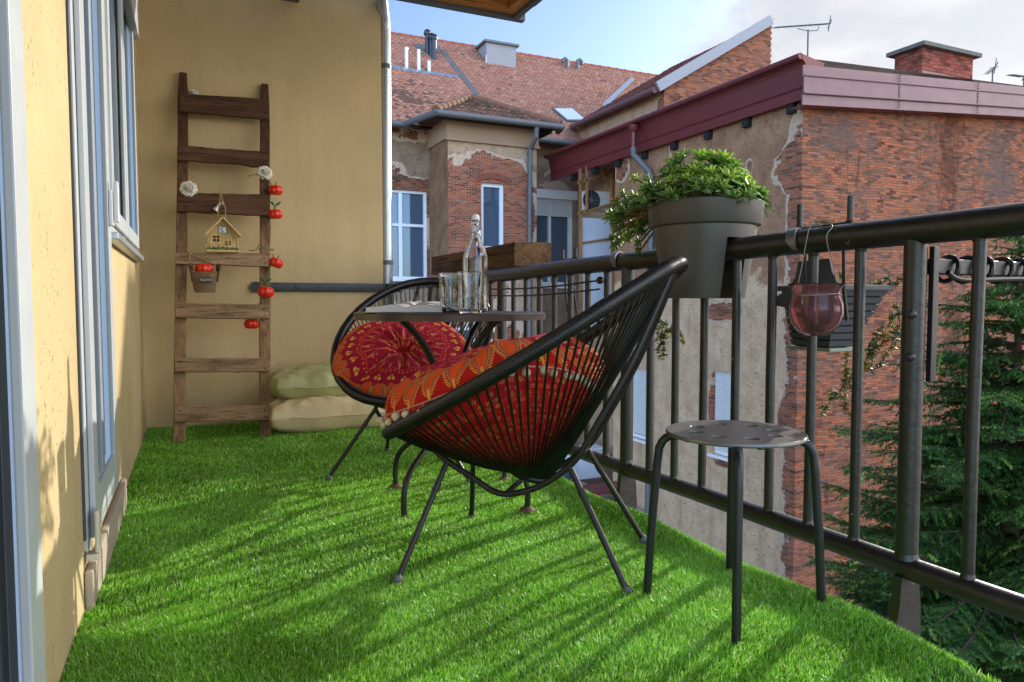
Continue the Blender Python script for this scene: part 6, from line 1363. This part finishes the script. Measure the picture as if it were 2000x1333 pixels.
# the raised hump on the rail side
curve = [(1.685, zb1-.045), (1.675, zb1-.02), (1.635, zb1+.0), (1.600, zb1+.035), (1.588, zb1+.085), (1.475, zb1+.088), (1.465, zb1+.05), (1.435, zb1+.005), (1.425, zb1-.05), (1.55, zb1-.065)]
mb.prism([(X0t-.022, a, b) for a, b in curve], (.008, 0, 0)); mb.build('rim', plm, bx_)
mb = MB(); mb.box((X0b-.01, ya+.032, zb0-.012), (X1b+.01, yb_+.018, zb0-.001), None, .002); mb.build('bottom_tray', simple('pale_green_tray', g(140, 152, 132), .5), bx_)
mb = MB(); mb.box((X0t+.004, ya, zb1-.03), (X1t-.004, yb_, zb1-.022)); mb.build('soil', bpy.data.materials['potting_soil'], bx_)
dull = [(np.array([.16,.24,.11]), np.array([.38,.46,.22])), (np.array([.40,.17,.05]), np.array([.55,.27,.10])), (np.array([.42,.38,.14]), np.array([.62,.58,.24]))]
def trailing(name, lab, starts, seed, org, n_ros, len_, size, mixp=(.6,.2,.2)):
    rg = random.Random(seed); V = []; Q = []; C_ = []; st_ = MB()
    for s0 in starts:
        p = np.array(s0[0], float); pts = [p.copy()]; d = np.array(s0[1], float); L = s0[2]; k = 0
        while k*.018 < L:
            d = d+np.array([rg.uniform(-.35,.35), rg.uniform(-.35,.35), -.10+rg.uniform(-.25,.25)]); d /= np.linalg.norm(d); p = p+d*.018; pts.append(p.copy()); k += 1
            for _ in range(n_ros):
                ax_ = d+np.array([rg.uniform(-1,1), rg.uniform(-1,1), rg.uniform(-.6,1)]); c = dull[rg.choices((0,1,2), mixp)[0]]
                rosette(V, Q, C_, p+np.array([rg.uniform(-.008,.008) for _ in range(3)]), ax_, size*rg.uniform(.6,1.2), rg, c, rg.randint(5, 8))
        st_.tube(pts, .0018, 5)
    t = thing(name, lab, 'plant', org); bigmesh('foliage', np.array(V)-np.array(org), Q, [], M['leaf'], np.array(C_), t, True); st_.build('stems', bpy.data.materials['succulent_stem'], t, smooth=True); return t
E_ = (1.90, 1.48, .78)
trailing('trailing_succulent', 'dry orange and green succulent trailing out of the charcoal planter', [((1.75,1.57,0.80),(0,0,1),.02),((1.78,1.52,0.80),(.2,0,.8),.03),((1.85,1.48,0.80),(.6,-.1,.3),.06),((1.90,1.45,0.80),(.7,0,.1),.08),((1.93,1.45,0.75),(.2,0,-1),.20),((1.94,1.48,0.73),(0,.1,-1),.30),((1.92,1.50,0.67),(-.2,.1,-1),.22),((1.90,1.54,0.63),(-.4,.1,-1),.26),((1.93,1.49,0.69),(.3,0,-1),.16),((1.88,1.57,0.61),(-.6,0,-.7),.22)], 5, E_, 2, 0, .021, (.55,.12,.33))
h0 = pl(1302, 635, 0, 1.72)
trailing('trailing_succulent', 'small dry succulent hanging below the flower pot behind the balusters', [(tuple(h0+np.array(d)), v, L) for d, v, L in (((0,0,.02),(0,.3,-1),.12),((.0,-.03,.0),(0,-.5,-.6),.08),((0,.03,.02),(0,.6,-.5),.08),((0,0,0),(-.2,.1,-1),.12),((0,-.05,-.02),(0,-.7,.2),.06))], 8, tuple(h0), 3, 0, .020, (.45,.12,.43))
# ---- wooden trough lying along the outside of the rail
tr_ = thing('wooden_trough', 'long brown wooden trough resting on the far part of the handrail', 'planter', (1.70, 4.1, .93))
y0t, y1t = 3.42, 4.78; xa, xb = 1.60, 1.82; za, zc2 = .938, 1.062
def tb2(mb, lo, hi): mb.box(lo, hi, None, .004)
for nm, lo, hi in (('side_board', (xa, y0t+.022, za), (xa+.02, y1t, zc2-.055)), ('side_board', (xa+.001, y0t+.023, zc2-.053), (xa+.021, y1t, zc2)), ('side_board', (xb-.02, y0t+.022, za), (xb, y1t, zc2)), ('end_board', (xa, y0t, za), (xb, y0t+.021, zc2+.004)), ('end_board', (xa+.021, y1t-.02, za), (xb-.021, y1t, zc2)), ('bottom_board', (xa+.022, y0t+.022, za+.002), (xb-.022, y1t-.022, za+.02))):
    mb = MB(); tb2(mb, lo, hi); mb.build(nm, M['wood_trough'], tr_)
mb = MB(); mb.box((xa+.022, y0t+.023, zc2-.03), (xb-.022, y1t-.023, zc2-.02)); mb.build('soil', bpy.data.materials['potting_soil'], tr_)
# ---- flower on the far rail end, dull purple
# ---- fir tree beside the brick flank
def fir(org, H_, Rb, n_whorl, seed, lab, cut=None):
    rg = random.Random(seed); t = thing('fir_tree', lab, 'tree', org, 'fir trees beside the brick house'); mb = MB(); mb.tube([(rg.uniform(-.02,.02), rg.uniform(-.02,.02), H_*k/12) for k in range(13)], [.14*(1-k/12.5) for k in range(13)], 10); mb.build('trunk', M['bark'], t, local=True, smooth=True)
    br = MB(); Vs = []; Ts = []; Cs = []; nv = 0
    base_c = np.array([[.055,.13,.035],[.09,.20,.045],[.16,.30,.06],[.27,.42,.09]])
    for wv in range(n_whorl):
        f_ = (wv+rg.random()*.6)/n_whorl; z_ = H_*(.06+.93*f_)
        Lb = Rb*(1-f_)**.8*rg.uniform(.72,1.12)+.08
        if z_ < H_*.22: continue
        nb = 9 if f_ < .8 else 8
        a0 = rg.uniform(0, 2*PI)
        for b in range(nb):
            a = a0+2*PI*b/nb+rg.uniform(-.25,.25); L = Lb*rg.uniform(.6,1.18); sl0 = rg.uniform(-.05,.5); z_ = H_*(.06+.93*f_)+rg.uniform(-.16,.16); pts = []; d0 = np.array([math.cos(a), math.sin(a), 0.]); ns = 9
            for k in range(ns+1): s = k/ns; pts.append(np.array([0,0,z_])+d0*L*s+np.array([0,0, L*(sl0*s-.42*s*s+.22*s**3)]))
            if cut and not cut(np.array(org)+pts[-1]): continue
            br.tube(pts, [.018*(1-.85*k/ns)*(.5+L/2) for k in range(ns+1)], 5)
            # twigs each side carrying needles
            nt_ = int(L/.030)
            for k in range(nt_):
                s = .12+.88*(k+rg.random())/nt_; i = min(int(s*ns), ns-1); fr_ = s*ns-i; p = pts[i]*(1-fr_)+pts[i+1]*fr_; side = np.array([-d0[1], d0[0], 0.])*(1 if k % 2 else -1)
                tl = (.10+.30*(1-s))*rg.uniform(.7,1.2)*min(1, L); td = d0*.75+side*rg.uniform(.6,1.1)+np.array([0,0,rg.uniform(-.55,.25)]); td /= np.linalg.norm(td)
                nn = int(tl/.0030)
                ss = np.sort(RNG.uniform(0, 1, nn)); o_ = p+td*tl*ss[:, None]+np.array([0,0,-.10])*tl*(ss**2)[:, None]
                # needles
                rnd = RNG.normal(0, 1, (nn, 3)); rnd[:, 2] *= .5; nd = rnd-td*(rnd@td)[:, None]; nd /= np.linalg.norm(nd, axis=1)[:, None]; nd = nd+td*.7; nd /= np.linalg.norm(nd, axis=1)[:, None]
                Ln = RNG.uniform(.026,.046, nn)*(1-.35*ss); sw = np.cross(nd, [0,0,1.]); sw /= (np.linalg.norm(sw, axis=1)[:, None]+1e-6); sw *= .0058
                tri = np.stack([o_-sw, o_+sw, o_+nd*Ln[:, None]], 1).reshape(-1, 3); Vs.append(tri); Ts.append(np.arange(nn*3).reshape(-1, 3)+nv); nv += nn*3
                tone = base_c[min(3, int(abs(rg.gauss(0, 1.3))))]*rg.uniform(.8, 1.25)*(1+.5*s); Cs.append(np.repeat(tone[None]*RNG.uniform(.75,1.3,(nn,1)), 3, 0))
    br.build('limbs', M['bark'], t, local=True, smooth=True)
    me = bpy.data.meshes.new('crown'); V_ = np.concatenate(Vs).astype(np.float32); T_ = np.concatenate(Ts).astype(np.int32); me.vertices.add(len(V_)); me.vertices.foreach_set('co', V_.ravel()); me.loops.add(T_.size); me.loops.foreach_set('vertex_index', T_.ravel()); me.polygons.add(len(T_)); me.polygons.foreach_set('loop_start', np.arange(len(T_))*3); me.update(calc_edges=True)
    me.materials.append(M['needle']); at = me.color_attributes.new('Col', 'FLOAT_COLOR', 'POINT'); c4 = np.ones((len(V_), 4), np.float32); c4[:, :3] = np.concatenate(Cs); at.data.foreach_set('color', c4.ravel()); o = bpy.data.objects.new('crown', me); COL.objects.link(o); o.parent = t
    return t
tp = dp(1975, 900, 6.0)
fir((tp[0], tp[1], GZ), 6.65, 3.0, 66, 3, 'tall dark green fir tree in front of the brick wall at the right')
tp = dp(1840, 1000, 7.4)
fir((tp[0], tp[1], GZ), 4.75, 2.5, 40, 11, 'lower fir tree left of the tall one, dark and half hidden by the railing')
